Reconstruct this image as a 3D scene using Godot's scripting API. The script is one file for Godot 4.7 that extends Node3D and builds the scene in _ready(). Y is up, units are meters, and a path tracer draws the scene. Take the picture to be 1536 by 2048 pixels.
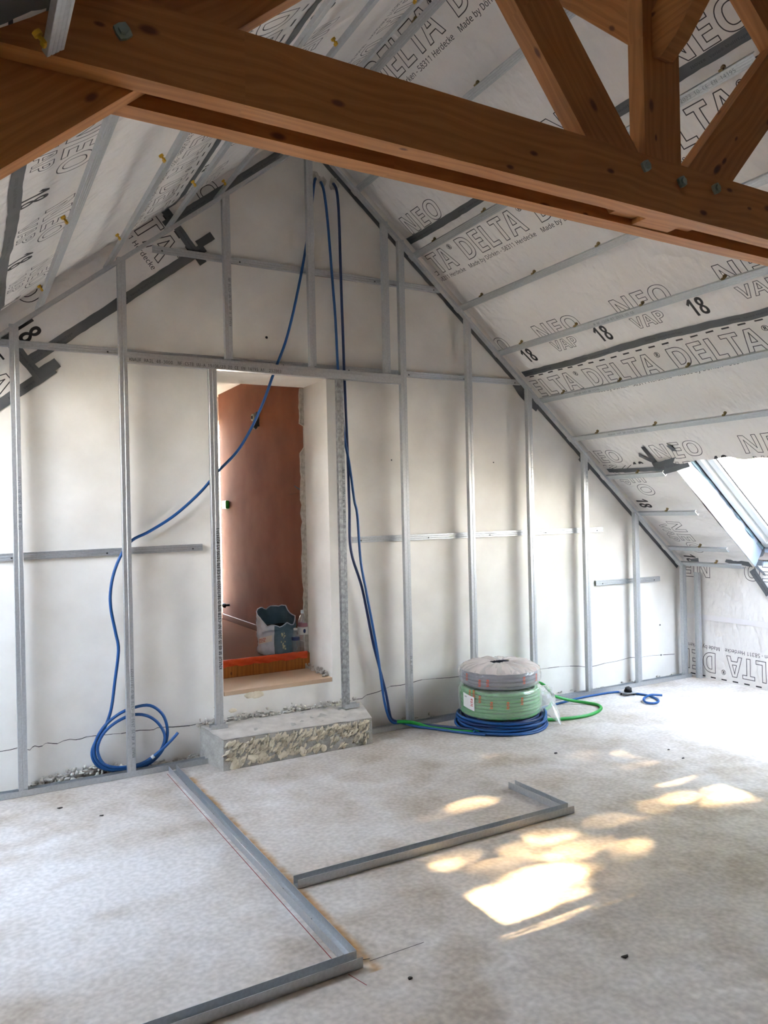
extends Node3D

# ---------------------------------------------------------------- measures (metres)
# x right along the gable wall, y up from the floor, z out of the gable wall towards the camera
const RIDGE_X := 2.229
const RIDGE_Y := 4.245
const ANG_R := 0.712566      # right slope, radians
const ANG_L := 0.662426      # left slope
const SHEET := 0.115         # membrane lies this far above the channels' faces
const STUD_Z := 0.11         # room face of the lining frame
const FAR_Z := 8.6           # wall behind the camera
const KNEE_X := 6.08
const LEFT_X := -1.62
const SUN_UP := 30.8         # degrees

var M := {}
var rng := RandomNumberGenerator.new()
var wr := FastNoiseLite.new()
var names := {}
var bold: SystemFont
var regular: SystemFont
var mono: SystemFont


# ---------------------------------------------------------------- mesh builder
class MB:
	var v := PackedVector3Array()
	var n := PackedVector3Array()
	var t := PackedVector2Array()

	func tri(a: Vector3, b: Vector3, c: Vector3, ua := Vector2.ZERO, ub := Vector2.ZERO, uc := Vector2.ZERO) -> void:
		var nn := (b - a).cross(c - a)
		if nn.length_squared() < 1e-16:
			return
		nn = nn.normalized()
		trin(a, b, c, nn, nn, nn, ua, ub, uc)

	func trin(a: Vector3, b: Vector3, c: Vector3, na: Vector3, nb: Vector3, nc: Vector3, ua: Vector2, ub: Vector2, uc: Vector2) -> void:
		v.append(a); v.append(c); v.append(b)
		n.append(na); n.append(nc); n.append(nb)
		t.append(ua); t.append(uc); t.append(ub)

	func quad(a: Vector3, b: Vector3, c: Vector3, d: Vector3, ua := Vector2(0, 0), ub := Vector2(1, 0), uc := Vector2(1, 1), ud := Vector2(0, 1)) -> void:
		tri(a, b, c, ua, ub, uc)
		tri(a, c, d, ua, uc, ud)

	func extrude(prof: PackedVector2Array, a: Vector3, b: Vector3, up: Vector3, caps := true) -> void:
		# profile in (U, V); V is up, U = V x W
		var w := b - a
		var length := w.length()
		w = w.normalized()
		var vv := (up - w * up.dot(w)).normalized()
		var u := vv.cross(w)
		var area := 0.0
		var c := prof.size()
		for i in c:
			area += prof[i].cross(prof[(i + 1) % c])
		var p := prof
		if area < 0:
			p = prof.duplicate()
			p.reverse()
		var run := 0.0
		for i in c:
			var p0 := p[i]
			var p1 := p[(i + 1) % c]
			var next := run + p0.distance_to(p1)
			var q0 := u * p0.x + vv * p0.y
			var q1 := u * p1.x + vv * p1.y
			quad(a + q0, a + q1, b + q1, b + q0, Vector2(0, run), Vector2(0, next), Vector2(length, next), Vector2(length, run))
			run = next
		if caps:
			var idx := Geometry2D.triangulate_polygon(p)
			for k in range(0, idx.size(), 3):
				var p0 := p[idx[k]]
				var p1 := p[idx[k + 1]]
				var p2 := p[idx[k + 2]]
				if (p1 - p0).cross(p2 - p0) < 0:
					var s := p1
					p1 = p2
					p2 = s
				var e0 := u * p0.x + vv * p0.y
				var e1 := u * p1.x + vv * p1.y
				var e2 := u * p2.x + vv * p2.y
				tri(b + e0, b + e1, b + e2, p0, p1, p2)
				tri(a + e0, a + e2, a + e1, p0, p2, p1)

	func beam(a: Vector3, b: Vector3, up: Vector3, wide: float, tall: float, bevel := 0.003) -> void:
		var x := wide / 2
		var y := tall / 2
		var k := bevel
		extrude(PackedVector2Array([Vector2(-x + k, -y), Vector2(x - k, -y), Vector2(x, -y + k), Vector2(x, y - k), Vector2(x - k, y), Vector2(-x + k, y), Vector2(-x, y - k), Vector2(-x, -y + k)]), a, b, up)

	func box(lo: Vector3, hi: Vector3, bevel := 0.0) -> void:
		var c := (lo + hi) / 2
		if bevel > 0:
			beam(Vector3(c.x, c.y, lo.z), Vector3(c.x, c.y, hi.z), Vector3.UP, hi.x - lo.x, hi.y - lo.y, bevel)
		else:
			extrude(PackedVector2Array([Vector2(lo.x, lo.y) - Vector2(c.x, c.y), Vector2(hi.x, lo.y) - Vector2(c.x, c.y), Vector2(hi.x, hi.y) - Vector2(c.x, c.y), Vector2(lo.x, hi.y) - Vector2(c.x, c.y)]), Vector3(c.x, c.y, lo.z), Vector3(c.x, c.y, hi.z), Vector3.UP)

	func prism(poly: PackedVector2Array, z0: float, z1: float) -> void:
		extrude(poly, Vector3(0, 0, z0), Vector3(0, 0, z1), Vector3.UP)

	func tube(pts: PackedVector3Array, r: float, sides := 10, closed := false, caps := true) -> void:
		var c := pts.size()
		var tan := PackedVector3Array()
		for i in c:
			var p0 := pts[(i - 1 + c) % c] if closed or i > 0 else pts[0]
			var p1 := pts[(i + 1) % c] if closed or i < c - 1 else pts[c - 1]
			tan.append((p1 - p0).normalized())
		var nor := tan[0].cross(Vector3(0.31, 0.87, 0.39)).normalized()
		var rings := []
		var dirs := []
		var along := PackedFloat32Array()
		var run := 0.0
		for i in c:
			nor = (nor - tan[i] * nor.dot(tan[i])).normalized()
			var bi := tan[i].cross(nor)
			var ring := PackedVector3Array()
			var dir := PackedVector3Array()
			for k in sides:
				var a := TAU * k / sides
				var d := nor * cos(a) + bi * sin(a)
				ring.append(pts[i] + d * r)
				dir.append(d)
			rings.append(ring)
			dirs.append(dir)
			if i > 0:
				run += pts[i].distance_to(pts[i - 1])
			along.append(run)
		var last := c if closed else c - 1
		for i in last:
			var j := (i + 1) % c
			for k in sides:
				var m := (k + 1) % sides
				var a: Vector3 = rings[i][k]; var b: Vector3 = rings[i][m]; var d: Vector3 = rings[j][m]; var e: Vector3 = rings[j][k]
				var na: Vector3 = dirs[i][k]; var nb: Vector3 = dirs[i][m]; var nd: Vector3 = dirs[j][m]; var ne: Vector3 = dirs[j][k]
				var u0 := Vector2(along[i], float(k) / sides); var u1 := Vector2(along[i], float(k + 1) / sides)
				var u2 := Vector2(along[j], float(k + 1) / sides); var u3 := Vector2(along[j], float(k) / sides)
				trin(a, b, d, na, nb, nd, u0, u1, u2)
				trin(a, d, e, na, nd, ne, u0, u2, u3)
		if caps and not closed:
			for k in sides:
				var m := (k + 1) % sides
				tri(pts[0], rings[0][m], rings[0][k])
				tri(pts[c - 1], rings[c - 1][k], rings[c - 1][m])

	func lathe(prof: PackedVector2Array, at: Vector3, seg := 32, wob: Variant = null) -> void:
		# profile (radius, height), listed upwards for an outside surface
		var g := []
		for i in prof.size():
			var ring := PackedVector3Array()
			for k in seg + 1:
				var a := TAU * (k % seg) / seg
				var r := prof[i].x
				var y := prof[i].y
				if wob != null:
					var q: Vector2 = wob.call(a, i, r, y)
					r = q.x
					y = q.y
				ring.append(at + Vector3(cos(a) * r, y, -sin(a) * r))
			g.append(ring)
		sheet(g, func(i, j): return Vector2(float(j) / seg, float(i) / (prof.size() - 1)), true)

	func sheet(g: Array, uv: Callable, wrap := false) -> void:
		# g[i][j]: rows; the front is where (column direction) x (row direction) points
		var h := g.size()
		var w: int = g[0].size()
		var nor := []
		for i in h:
			var line := PackedVector3Array()
			for j in w:
				var a: Vector3 = g[i][maxi(j - 1, 0)]
				var b: Vector3 = g[i][mini(j + 1, w - 1)]
				if wrap and (j == 0 or j == w - 1):
					a = g[i][w - 2]
					b = g[i][1]
				var c: Vector3 = g[maxi(i - 1, 0)][j]
				var d: Vector3 = g[mini(i + 1, h - 1)][j]
				var nn := (b - a).cross(d - c)
				line.append(nn.normalized() if nn.length_squared() > 1e-18 else Vector3.UP)
			nor.append(line)
		for i in h - 1:
			for j in w - 1:
				var u0: Vector2 = uv.call(i, j); var u1: Vector2 = uv.call(i, j + 1); var u2: Vector2 = uv.call(i + 1, j + 1); var u3: Vector2 = uv.call(i + 1, j)
				trin(g[i][j], g[i][j + 1], g[i + 1][j + 1], nor[i][j], nor[i][j + 1], nor[i + 1][j + 1], u0, u1, u2)
				trin(g[i][j], g[i + 1][j + 1], g[i + 1][j], nor[i][j], nor[i + 1][j + 1], nor[i + 1][j], u0, u2, u3)

	func blob(at: Vector3, size: Vector3, seed_no: int, rough := 0.25, rings := 5, seg := 8) -> void:
		var noise := FastNoiseLite.new()
		noise.seed = seed_no
		noise.frequency = 1.1
		var g := []
		for i in rings + 1:
			var row := PackedVector3Array()
			var th := -PI / 2 + PI * i / rings
			for k in seg + 1:
				var a := TAU * (k % seg) / seg
				var d := Vector3(cos(a) * cos(th), sin(th), -sin(a) * cos(th))
				row.append(at + d * size * (1.0 + rough * 2.0 * noise.get_noise_3dv(d * 1.3 + Vector3(seed_no, 0, 0))))
			g.append(row)
		sheet(g, func(i, j): return Vector2(float(j) / seg, float(i) / rings), true)

	func mesh(origin: Vector3, m: Material) -> ArrayMesh:
		var vv := v.duplicate()
		for i in vv.size():
			vv[i] -= origin
		var a := []
		a.resize(Mesh.ARRAY_MAX)
		a[Mesh.ARRAY_VERTEX] = vv
		a[Mesh.ARRAY_NORMAL] = n
		a[Mesh.ARRAY_TEX_UV] = t
		var am := ArrayMesh.new()
		am.add_surface_from_arrays(Mesh.PRIMITIVE_TRIANGLES, a)
		am.surface_set_material(0, m)
		return am

	func base() -> Vector3:
		var lo := v[0]
		var hi := v[0]
		for p in v:
			lo = lo.min(p)
			hi = hi.max(p)
		return Vector3((lo.x + hi.x) / 2, lo.y, (lo.z + hi.z) / 2)


# ---------------------------------------------------------------- naming and placing
func numbered(called: String) -> String:
	var k: int = names.get(called, 0)
	names[called] = k + 1
	return called if k == 0 else "%s_%03d" % [called, k]


func thing(called: String, label: String, category: String, at := Vector3.ZERO, group := "") -> Node3D:
	var o := Node3D.new()
	o.name = numbered(called)
	add_child(o, true)
	o.position = at
	tag(o, label, category, group)
	return o


func tag(o: Node, label: String, category: String, group := "") -> Node:
	o.set_meta("label", label)
	o.set_meta("category", category)
	if group:
		o.set_meta("group", group)
	return o


func world_origin(o: Node) -> Vector3:
	var p := Vector3.ZERO
	while o is Node3D and o != self:
		p += o.position
		o = o.get_parent()
	return p


func part(called: String, b: MB, m: Material, parent: Node) -> MeshInstance3D:
	var o := MeshInstance3D.new()
	o.name = called
	o.mesh = b.mesh(world_origin(parent), m)
	parent.add_child(o, true)
	return o


func lone(called: String, b: MB, m: Material, label: String, category: String, group := "") -> MeshInstance3D:
	var o := MeshInstance3D.new()
	o.name = numbered(called)
	var at := b.base()
	o.mesh = b.mesh(at, m)
	add_child(o, true)
	o.position = at
	tag(o, label, category, group)
	return o


func struct(called: String, b: MB, m: Material) -> MeshInstance3D:
	var o := MeshInstance3D.new()
	o.name = numbered(called)
	o.mesh = b.mesh(Vector3.ZERO, m)
	add_child(o, true)
	o.set_meta("kind", "structure")
	return o


func stuff(o: Node) -> void:
	o.set_meta("kind", "stuff")


func lettering(txt: String, cap: float, at: Vector3, right: Vector3, up: Vector3, m: Material, parent: Node3D, font: Font = null, stretch := 1.0) -> void:
	var tm := TextMesh.new()
	tm.text = txt
	tm.font = font if font else regular
	tm.font_size = 32
	tm.pixel_size = cap / (0.714 * 32.0)
	tm.depth = 0.0
	tm.horizontal_alignment = HORIZONTAL_ALIGNMENT_LEFT
	tm.vertical_alignment = VERTICAL_ALIGNMENT_CENTER
	tm.material = m
	var o := MeshInstance3D.new()
	o.name = "lettering"
	o.mesh = tm
	parent.add_child(o, true)
	var r := right.normalized()
	var u := (up - r * up.dot(r)).normalized()
	o.transform = Transform3D(Basis(r * stretch, u, r.cross(u)), at - world_origin(parent))


# ---------------------------------------------------------------- places on the slopes
func rp(s: float, z: float, off: float) -> Vector3:
	return Vector3(RIDGE_X + sin(ANG_R) * off + cos(ANG_R) * s, RIDGE_Y + cos(ANG_R) * off - sin(ANG_R) * s, z)


func lp(s: float, z: float, off: float) -> Vector3:
	return Vector3(RIDGE_X - sin(ANG_L) * off - cos(ANG_L) * s, RIDGE_Y + cos(ANG_L) * off - sin(ANG_L) * s, z)


func nr() -> Vector3:
	return Vector3(sin(ANG_R), cos(ANG_R), 0)


func nl() -> Vector3:
	return Vector3(-sin(ANG_L), cos(ANG_L), 0)


func sag(z: float, s: float, k: float) -> float:
	# the sheet hangs a little and is creased; flat where it is taped to the gable
	var a := wr.get_noise_2d(z * 60.0 + k * 900.0, s * 110.0)
	var b := wr.get_noise_2d(z * 190.0 + s * 60.0 + k * 500.0, s * 150.0 - z * 90.0)
	return (0.012 + 0.022 * a + 0.010 * absf(b)) * clampf(z / 0.25, 0.0, 1.0)


func on_right(s: float, z: float, lift := 0.0) -> Vector3:
	return rp(s, z, SHEET - sag(z, s, 0.0) - lift)


func on_left(s: float, z: float, lift := 0.0) -> Vector3:
	if z < 0.0:
		return lp(s, 0.002 + lift, SHEET + z)      # the flap that turns down on to the gable
	return lp(s, z, SHEET - sag(z, s, 1.0) - lift)


# ---------------------------------------------------------------- pictures of print and grain
func contours(font: Font, txt: String, cap: float, wide: float) -> Array:
	# [outlines in metres, x to the right and y down, baseline at y = 0], scaled to the given cap height and width
	var ts := TextServerManager.get_primary_interface()
	var rid: RID = font.get_rids()[0]
	var size := 256
	var x := 0.0
	var out := []
	for i in txt.length():
		var gi: int = ts.font_get_glyph_index(rid, size, txt.unicode_at(i), 0)
		var d: Dictionary = ts.font_get_glyph_contours(rid, size, gi)
		if d.has("points"):
			var start := 0
			for last in d.contours:
				var p := []
				for k in range(start, last + 1):
					p.append(d.points[k])
				start = last + 1
				out.append(flatten(p, x))
		x += ts.font_get_glyph_advance(rid, size, gi).x
	var ky := cap / (0.714 * size)
	var kx := wide / x if wide > 0.0 else ky
	for c in out:
		for k in c.size():
			c[k] = Vector2(c[k].x * kx, c[k].y * ky)
	return out


func flatten(p: Array, x: float) -> PackedVector2Array:
	var out := PackedVector2Array()
	var c := p.size()
	for i in c:
		var a: Vector3 = p[i]
		var b: Vector3 = p[(i + 1) % c]
		if a.z == 1.0:
			out.append(Vector2(a.x + x, a.y))
		else:
			var before: Vector3 = p[(i - 1 + c) % c]
			var s := Vector2(before.x, before.y) if before.z == 1.0 else Vector2(before.x + a.x, before.y + a.y) / 2
			var e := Vector2(b.x, b.y) if b.z == 1.0 else Vector2(b.x + a.x, b.y + a.y) / 2
			var m := Vector2(a.x, a.y)
			if before.z != 1.0:
				out.append(s + Vector2(x, 0))
			for k in range(1, 6):
				var f := k / 6.0
				out.append(s.lerp(m, f).lerp(m.lerp(e, f), f) + Vector2(x, 0))
	return out


func fill(im: Image, polys: Array, ink: Color) -> void:
	var w := im.get_width()
	var h := im.get_height()
	var y0 := 1e9
	var y1 := -1e9
	for c in polys:
		for p in c:
			y0 = minf(y0, p.y)
			y1 = maxf(y1, p.y)
	for y in range(maxi(0, int(y0)), mini(h - 1, int(y1) + 1) + 1):
		var xs := []
		var yy := y + 0.5
		for c in polys:
			for i in c.size():
				var a: Vector2 = c[i]
				var b: Vector2 = c[(i + 1) % c.size()]
				if (a.y <= yy) != (b.y <= yy):
					xs.append(a.x + (yy - a.y) / (b.y - a.y) * (b.x - a.x))
		xs.sort()
		for k in range(0, xs.size() - 1, 2):
			var l := int(round(xs[k]))
			var r := int(round(xs[k + 1]))
			if r <= l:
				continue
			var span := r - l
			l = posmod(l, w)
			im.fill_rect(Rect2i(l, y, mini(span, w - l), 1), ink)
			if l + span > w:
				im.fill_rect(Rect2i(0, y, l + span - w, 1), ink)


func stroke(im: Image, c: PackedVector2Array, wide: float, ink: Color) -> void:
	for i in c.size():
		var a := c[i]
		var b := c[(i + 1) % c.size()]
		var d := (b - a)
		if d.length() < 0.01:
			continue
		d = d.normalized() * wide / 2
		var s := Vector2(-d.y, d.x)
		fill(im, [PackedVector2Array([a + s - d * 0.6, b + s + d * 0.6, b - s + d * 0.6, a - s - d * 0.6])], ink)


func print_line(im: Image, scale: Vector2, font: Font, txt: String, x: float, y: float, cap: float, wide: float, outline: float, ink: Color) -> void:
	var cs := contours(font, txt, cap, wide)
	for c in cs:
		for k in c.size():
			c[k] = Vector2((c[k].x + x) * scale.x, (c[k].y + y) * scale.y)
	if outline > 0.0:
		for c in cs:
			stroke(im, c, outline * scale.x, ink)
	else:
		fill(im, cs, ink)


func membrane_print() -> ImageTexture:
	# one period of the printed roll: 0.805 m along, 1.42 m across; the row of large capitals stands at 0.30 m
	var w := 2048
	var h := 3584
	var sc := Vector2(w / 0.805, h / 1.42)
	var im := Image.create(w, h, false, Image.FORMAT_RGB8)
	im.fill(Color(0.90, 0.88, 0.86))
	var ink := Color(0.13, 0.11, 0.125)
	for k in 7:
		fill(im, [PackedVector2Array([Vector2((0.02 + 0.115 * k) * sc.x, 0.068 * sc.y), Vector2((0.075 + 0.115 * k) * sc.x, 0.068 * sc.y), Vector2((0.075 + 0.115 * k) * sc.x, 0.080 * sc.y), Vector2((0.02 + 0.115 * k) * sc.x, 0.080 * sc.y)])], ink)
	print_line(im, sc, bold, "DELTA", 0.0, 0.30, 0.182, 0.705, 0.0056, ink)
	print_line(im, sc, bold, "®", 0.715, 0.165, 0.045, 0.05, 0.0, ink)
	print_line(im, sc, regular, "Made by Dörken - 58311 Herdecke", -0.03, 0.362, 0.034, 0.755, 0.0, ink)
	print_line(im, sc, bold, "NEO", 0.045, 1.145, 0.152, 0.48, 0.0050, ink)
	print_line(im, sc, bold, "18", 0.555, 1.30, 0.138, 0.135, 0.0, ink)
	print_line(im, sc, bold, "VAP", 0.105, 1.275, 0.098, 0.265, 0.0042, ink)
	im.resize(1024, 1792, Image.INTERPOLATE_BILINEAR)
	return ImageTexture.create_from_image(im)


func crease_picture() -> ImageTexture:
	# folds and crumples of a thin sheet, as relief
	var a := soft(51, 0.006, 3)
	a.fractal_type = FastNoiseLite.FRACTAL_RIDGED
	var ia := a.get_seamless_image(512, 512)
	var ib := soft(52, 0.02, 3).get_seamless_image(512, 512)
	var da := ia.get_data()
	var db := ib.get_data()
	var out := PackedByteArray()
	out.resize(512 * 512)
	for i in 512 * 512:
		var f: float = da[i] / 255.0
		out[i] = int(clampf(0.62 * f * f + 0.38 * db[i] / 255.0, 0.0, 1.0) * 255)
	return ImageTexture.create_from_image(Image.create_from_data(512, 512, false, Image.FORMAT_L8, out))


func tape_print() -> ImageTexture:
	var im := Image.create(2048, 192, false, Image.FORMAT_RGB8)
	im.fill(Color(0.33, 0.345, 0.35))
	var sc := Vector2(2048 / 0.64, 192 / 0.06)
	print_line(im, sc, bold, "ISOVER", 0.04, 0.037, 0.013, 0.085, 0.0, Color(0.2, 0.21, 0.22))
	print_line(im, sc, bold, "Vario® MultiTape", 0.145, 0.037, 0.013, 0.2, 0.0, Color(0.2, 0.21, 0.22))
	im.resize(1024, 96, Image.INTERPOLATE_BILINEAR)
	return ImageTexture.create_from_image(im)


func soft(seed_no: int, freq: float, octaves := 4, kind := FastNoiseLite.TYPE_SIMPLEX_SMOOTH) -> FastNoiseLite:
	var f := FastNoiseLite.new()
	f.seed = seed_no
	f.frequency = freq
	f.noise_type = kind
	f.fractal_octaves = octaves
	return f


func noise_texture(seed_no: int, freq: float, side: int, octaves := 4, kind := FastNoiseLite.TYPE_SIMPLEX_SMOOTH) -> ImageTexture:
	return ImageTexture.create_from_image(soft(seed_no, freq, octaves, kind).get_seamless_image(side, side))


func toned(seed_no: int, freq: float, side: int, low: Color, high: Color, fine := 0.0) -> ImageTexture:
	var a := soft(seed_no, freq).get_seamless_image(side, side)
	var b := soft(seed_no + 7, freq * 14.0, 2).get_seamless_image(side, side)
	var da := a.get_data()
	var db := b.get_data()
	var out := PackedByteArray()
	out.resize(side * side * 3)
	for i in side * side:
		var f := clampf(da[i] / 255.0 + fine * (db[i] / 255.0 - 0.5), 0.0, 1.0)
		var c := low.lerp(high, f)
		out[i * 3] = int(c.r * 255)
		out[i * 3 + 1] = int(c.g * 255)
		out[i * 3 + 2] = int(c.b * 255)
	return ImageTexture.create_from_image(Image.create_from_data(side, side, false, Image.FORMAT_RGB8, out))


func wood_picture() -> ImageTexture:
	# 2.4 m along the grain, 0.6 m across
	var w := 1024
	var h := 512
	var out := PackedByteArray()
	out.resize(w * h * 3)
	var wave := soft(5, 0.004, 2)
	var grain := soft(6, 0.05, 3)
	var knots := []
	var r := RandomNumberGenerator.new()
	r.seed = 11
	for k in 22:
		knots.append(Vector3(r.randf_range(40, w - 40), r.randf_range(20, h - 20), r.randf_range(2.6, 6.0)))
	var pale := Color(0.75, 0.515, 0.285)
	var deep := Color(0.59, 0.37, 0.18)
	var knot := Color(0.30, 0.155, 0.07)
	for y in h:
		for x in w:
			var yy := y + 22.0 * wave.get_noise_2d(x, y * 2.0)
			var ring := 0.5 + 0.5 * sin(yy * 0.23)
			var f := 0.35 * ring + 0.5 * (0.5 + 0.5 * grain.get_noise_2d(x * 0.12, yy * 2.2))
			var c := pale.lerp(deep, f)
			for q in knots:
				var dx: float = (x - q.x) * 1.1
				var dy: float = (y - q.y) * 1.0
				if absf(dx) < 34 and absf(dy) < 30:
					var d: float = sqrt(dx * dx * 0.7 + dy * dy) / q.z
					if d < 2.4:
						c = c.lerp(knot, clampf(1.3 - d * 0.58, 0.0, 0.7))
			var i := (y * w + x) * 3
			out[i] = int(c.r * 255)
			out[i + 1] = int(c.g * 255)
			out[i + 2] = int(c.b * 255)
	return ImageTexture.create_from_image(Image.create_from_data(w, h, false, Image.FORMAT_RGB8, out))


func floor_picture() -> ImageTexture:
	# 8 m by 7.5 m of bare screed: warm grey with dusty pale patches and damp brownish ones
	var s := 1024
	var out := PackedByteArray()
	out.resize(s * s * 3)
	var big := soft(21, 0.011, 4)
	var mid := soft(22, 0.03, 4)
	var fine := soft(23, 0.25, 2)
	var warm := soft(24, 0.016, 3)
	var base := Color(0.70, 0.655, 0.605)
	var pale := Color(0.83, 0.81, 0.795)
	var brown := Color(0.62, 0.56, 0.49)
	# where the dust lies thick: x, z, radius, strength
	var dust := [Vector4(0.55, 1.75, 0.75, 0.65), Vector4(0.2, 1.2, 0.5, 0.4), Vector4(1.7, 0.75, 0.6, 0.3), Vector4(3.2, 0.9, 0.5, 0.3), Vector4(5.2, 0.9, 0.9, 0.45), Vector4(4.7, 1.5, 0.4, 0.3), Vector4(1.9, 3.2, 0.5, 0.5), Vector4(2.9, 3.3, 0.5, 0.3), Vector4(0.6, 2.9, 0.5, 0.3), Vector4(1.9, 1.5, 0.4, 0.25)]
	for y in s:
		for x in s:
			var wx := x / float(s) * 8.0 - 1.7
			var wz := y / float(s) * 7.5 - 0.5
			var add := 0.0
			for d in dust:
				var q: float = ((wx - d.x) * (wx - d.x) + (wz - d.y) * (wz - d.y)) / (d.z * d.z)
				if q < 4.0:
					add += d.w * exp(-q)
			var f := clampf(0.26 + add + 0.5 * big.get_noise_2d(x, y * 1.3) + 0.28 * mid.get_noise_2d(x, y), 0.0, 1.0)
			var c := base.lerp(pale, f * 0.85)
			c = c.lerp(brown, clampf(0.9 * warm.get_noise_2d(x, y) + 0.12 - add * 0.6, 0.0, 0.7))
			var near := absf(wx - (1.162 + 0.0156 * (wz - 0.14)) - 0.052)
			if near < 0.035 and wz > 0.3 and wz < 2.66:
				c = c.lerp(Color(0.66, 0.46, 0.24), (1.0 - near / 0.035) * clampf(0.35 + 0.7 * mid.get_noise_2d(x * 2.0, y * 2.0) + 0.15 * wz, 0.0, 0.75))
			var g := 0.07 * fine.get_noise_2d(x, y)
			var i := (y * s + x) * 3
			out[i] = int(clampf(c.r + g, 0, 1) * 255)
			out[i + 1] = int(clampf(c.g + g, 0, 1) * 255)
			out[i + 2] = int(clampf(c.b + g, 0, 1) * 255)
	return ImageTexture.create_from_image(Image.create_from_data(s, s, false, Image.FORMAT_RGB8, out))


func mat(called: String, c: Color, rough := 0.8, metal := 0.0) -> StandardMaterial3D:
	var m := StandardMaterial3D.new()
	m.resource_name = called
	m.albedo_color = c
	m.roughness = rough
	m.metallic = metal
	M[called] = m
	return m


func bump(m: StandardMaterial3D, t: Texture2D, depth_cm: float) -> void:
	m.heightmap_enabled = true
	m.heightmap_texture = t
	m.heightmap_scale = depth_cm


func triplanar(m: StandardMaterial3D, k: float, world := true) -> void:
	m.uv1_triplanar = true
	m.uv1_world_triplanar = world
	m.uv1_scale = Vector3.ONE * k


func materials() -> void:
	var m = mat("plaster", Color.WHITE, 0.9)
	m.albedo_texture = toned(31, 0.008, 512, Color(0.845, 0.825, 0.79), Color(0.915, 0.90, 0.87), 0.1)
	triplanar(m, 0.45)
	m = mat("rough_plaster", Color.WHITE, 0.95)
	m.albedo_texture = toned(32, 0.03, 256, Color(0.66, 0.63, 0.58), Color(0.87, 0.85, 0.81), 0.5)
	triplanar(m, 3.0)
	bump(m, noise_texture(33, 0.06, 256), 0.6)
	m = mat("screed", Color.WHITE, 0.88)
	m.albedo_texture = floor_picture()
	bump(m, noise_texture(34, 0.12, 512, 5), 1.0)
	m = mat("concrete", Color.WHITE, 0.95)
	m.albedo_texture = toned(35, 0.02, 256, Color(0.55, 0.535, 0.50), Color(0.70, 0.68, 0.645), 0.4)
	triplanar(m, 1.6)
	bump(m, noise_texture(36, 0.09, 256), 0.5)
	m = mat("mortar", Color.WHITE, 0.95)
	m.albedo_texture = toned(37, 0.03, 128, Color(0.80, 0.75, 0.65), Color(0.91, 0.87, 0.78), 0.3)
	triplanar(m, 2.5)
	m = mat("mortar_grey", Color.WHITE, 0.95)
	m.albedo_texture = toned(41, 0.03, 128, Color(0.68, 0.65, 0.61), Color(0.80, 0.77, 0.73), 0.4)
	triplanar(m, 2.0)
	m = mat("zinc", Color.WHITE, 0.42, 0.75)
	m.albedo_texture = toned(38, 0.05, 256, Color(0.71, 0.72, 0.725), Color(0.77, 0.78, 0.785), 0.5)
	triplanar(m, 4.0)
	m.cull_mode = BaseMaterial3D.CULL_DISABLED
	m = mat("zinc_worn", Color.WHITE, 0.5, 0.7)
	m.albedo_texture = toned(39, 0.05, 256, Color(0.48, 0.49, 0.49), Color(0.74, 0.75, 0.75), 0.9)
	triplanar(m, 2.0)
	m = mat("steel_dark", Color(0.30, 0.31, 0.31), 0.5, 0.7)
	m = mat("bolt", Color(0.58, 0.64, 0.62), 0.45, 0.6)
	m = mat("ink", Color(0.16, 0.15, 0.16), 0.7)
	m.cull_mode = BaseMaterial3D.CULL_DISABLED
	m = mat("ink_pale", Color(0.40, 0.41, 0.42), 0.7)
	m.cull_mode = BaseMaterial3D.CULL_DISABLED
	m = mat("ink_orange", Color(0.78, 0.30, 0.12), 0.6)
	m.cull_mode = BaseMaterial3D.CULL_DISABLED
	m = mat("membrane", Color.WHITE, 0.62)
	m.albedo_texture = membrane_print()
	m.cull_mode = BaseMaterial3D.CULL_DISABLED
	bump(m, crease_picture(), 1.6)
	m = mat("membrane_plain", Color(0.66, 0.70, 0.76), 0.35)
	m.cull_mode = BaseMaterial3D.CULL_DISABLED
	m = mat("tape", Color.WHITE, 0.5)
	m.albedo_texture = tape_print()
	m.cull_mode = BaseMaterial3D.CULL_DISABLED
	m = mat("tape_plain", Color(0.30, 0.31, 0.32), 0.5)
	m.cull_mode = BaseMaterial3D.CULL_DISABLED
	m = mat("tape_pale", Color(0.50, 0.60, 0.64), 0.45)
	m.cull_mode = BaseMaterial3D.CULL_DISABLED
	m = mat("clear_tape", Color(0.90, 0.88, 0.88), 0.4)
	m.cull_mode = BaseMaterial3D.CULL_DISABLED
	m = mat("yellow", Color(0.80, 0.62, 0.10), 0.45)
	m = mat("olive", Color(0.50, 0.42, 0.24), 0.6)
	m = mat("pine", Color.WHITE, 0.62)
	m.albedo_texture = wood_picture()
	m.uv1_scale = Vector3(1.0 / 2.4, 1.0 / 0.6, 1.0)
	m = mat("board", Color(1.0, 0.95, 0.86), 0.7)
	m.albedo_texture = M.pine.albedo_texture
	m.uv1_scale = Vector3(1.0 / 2.4, 1.0 / 0.6, 1.0)
	m = mat("dusty_board", Color(0.77, 0.66, 0.55), 0.85)
	m = mat("card", Color(0.40, 0.25, 0.165), 0.95)
	m.metallic_specular = 0.1
	m = mat("oak", Color(1.0, 0.93, 0.74), 0.6)
	m.albedo_texture = M.pine.albedo_texture
	m.uv1_scale = Vector3(1.0 / 2.4, 1.0 / 0.6, 1.0)
	m = mat("skirting", Color(0.46, 0.27, 0.17), 0.6)
	m = mat("brown_wall", Color.WHITE, 0.92)
	m.albedo_texture = toned(40, 0.01, 256, Color(0.50, 0.30, 0.215), Color(0.57, 0.365, 0.27), 0.15)
	triplanar(m, 0.8)
	m = mat("orange_tape", Color(0.86, 0.30, 0.08), 0.4)
	m.cull_mode = BaseMaterial3D.CULL_DISABLED
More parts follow.
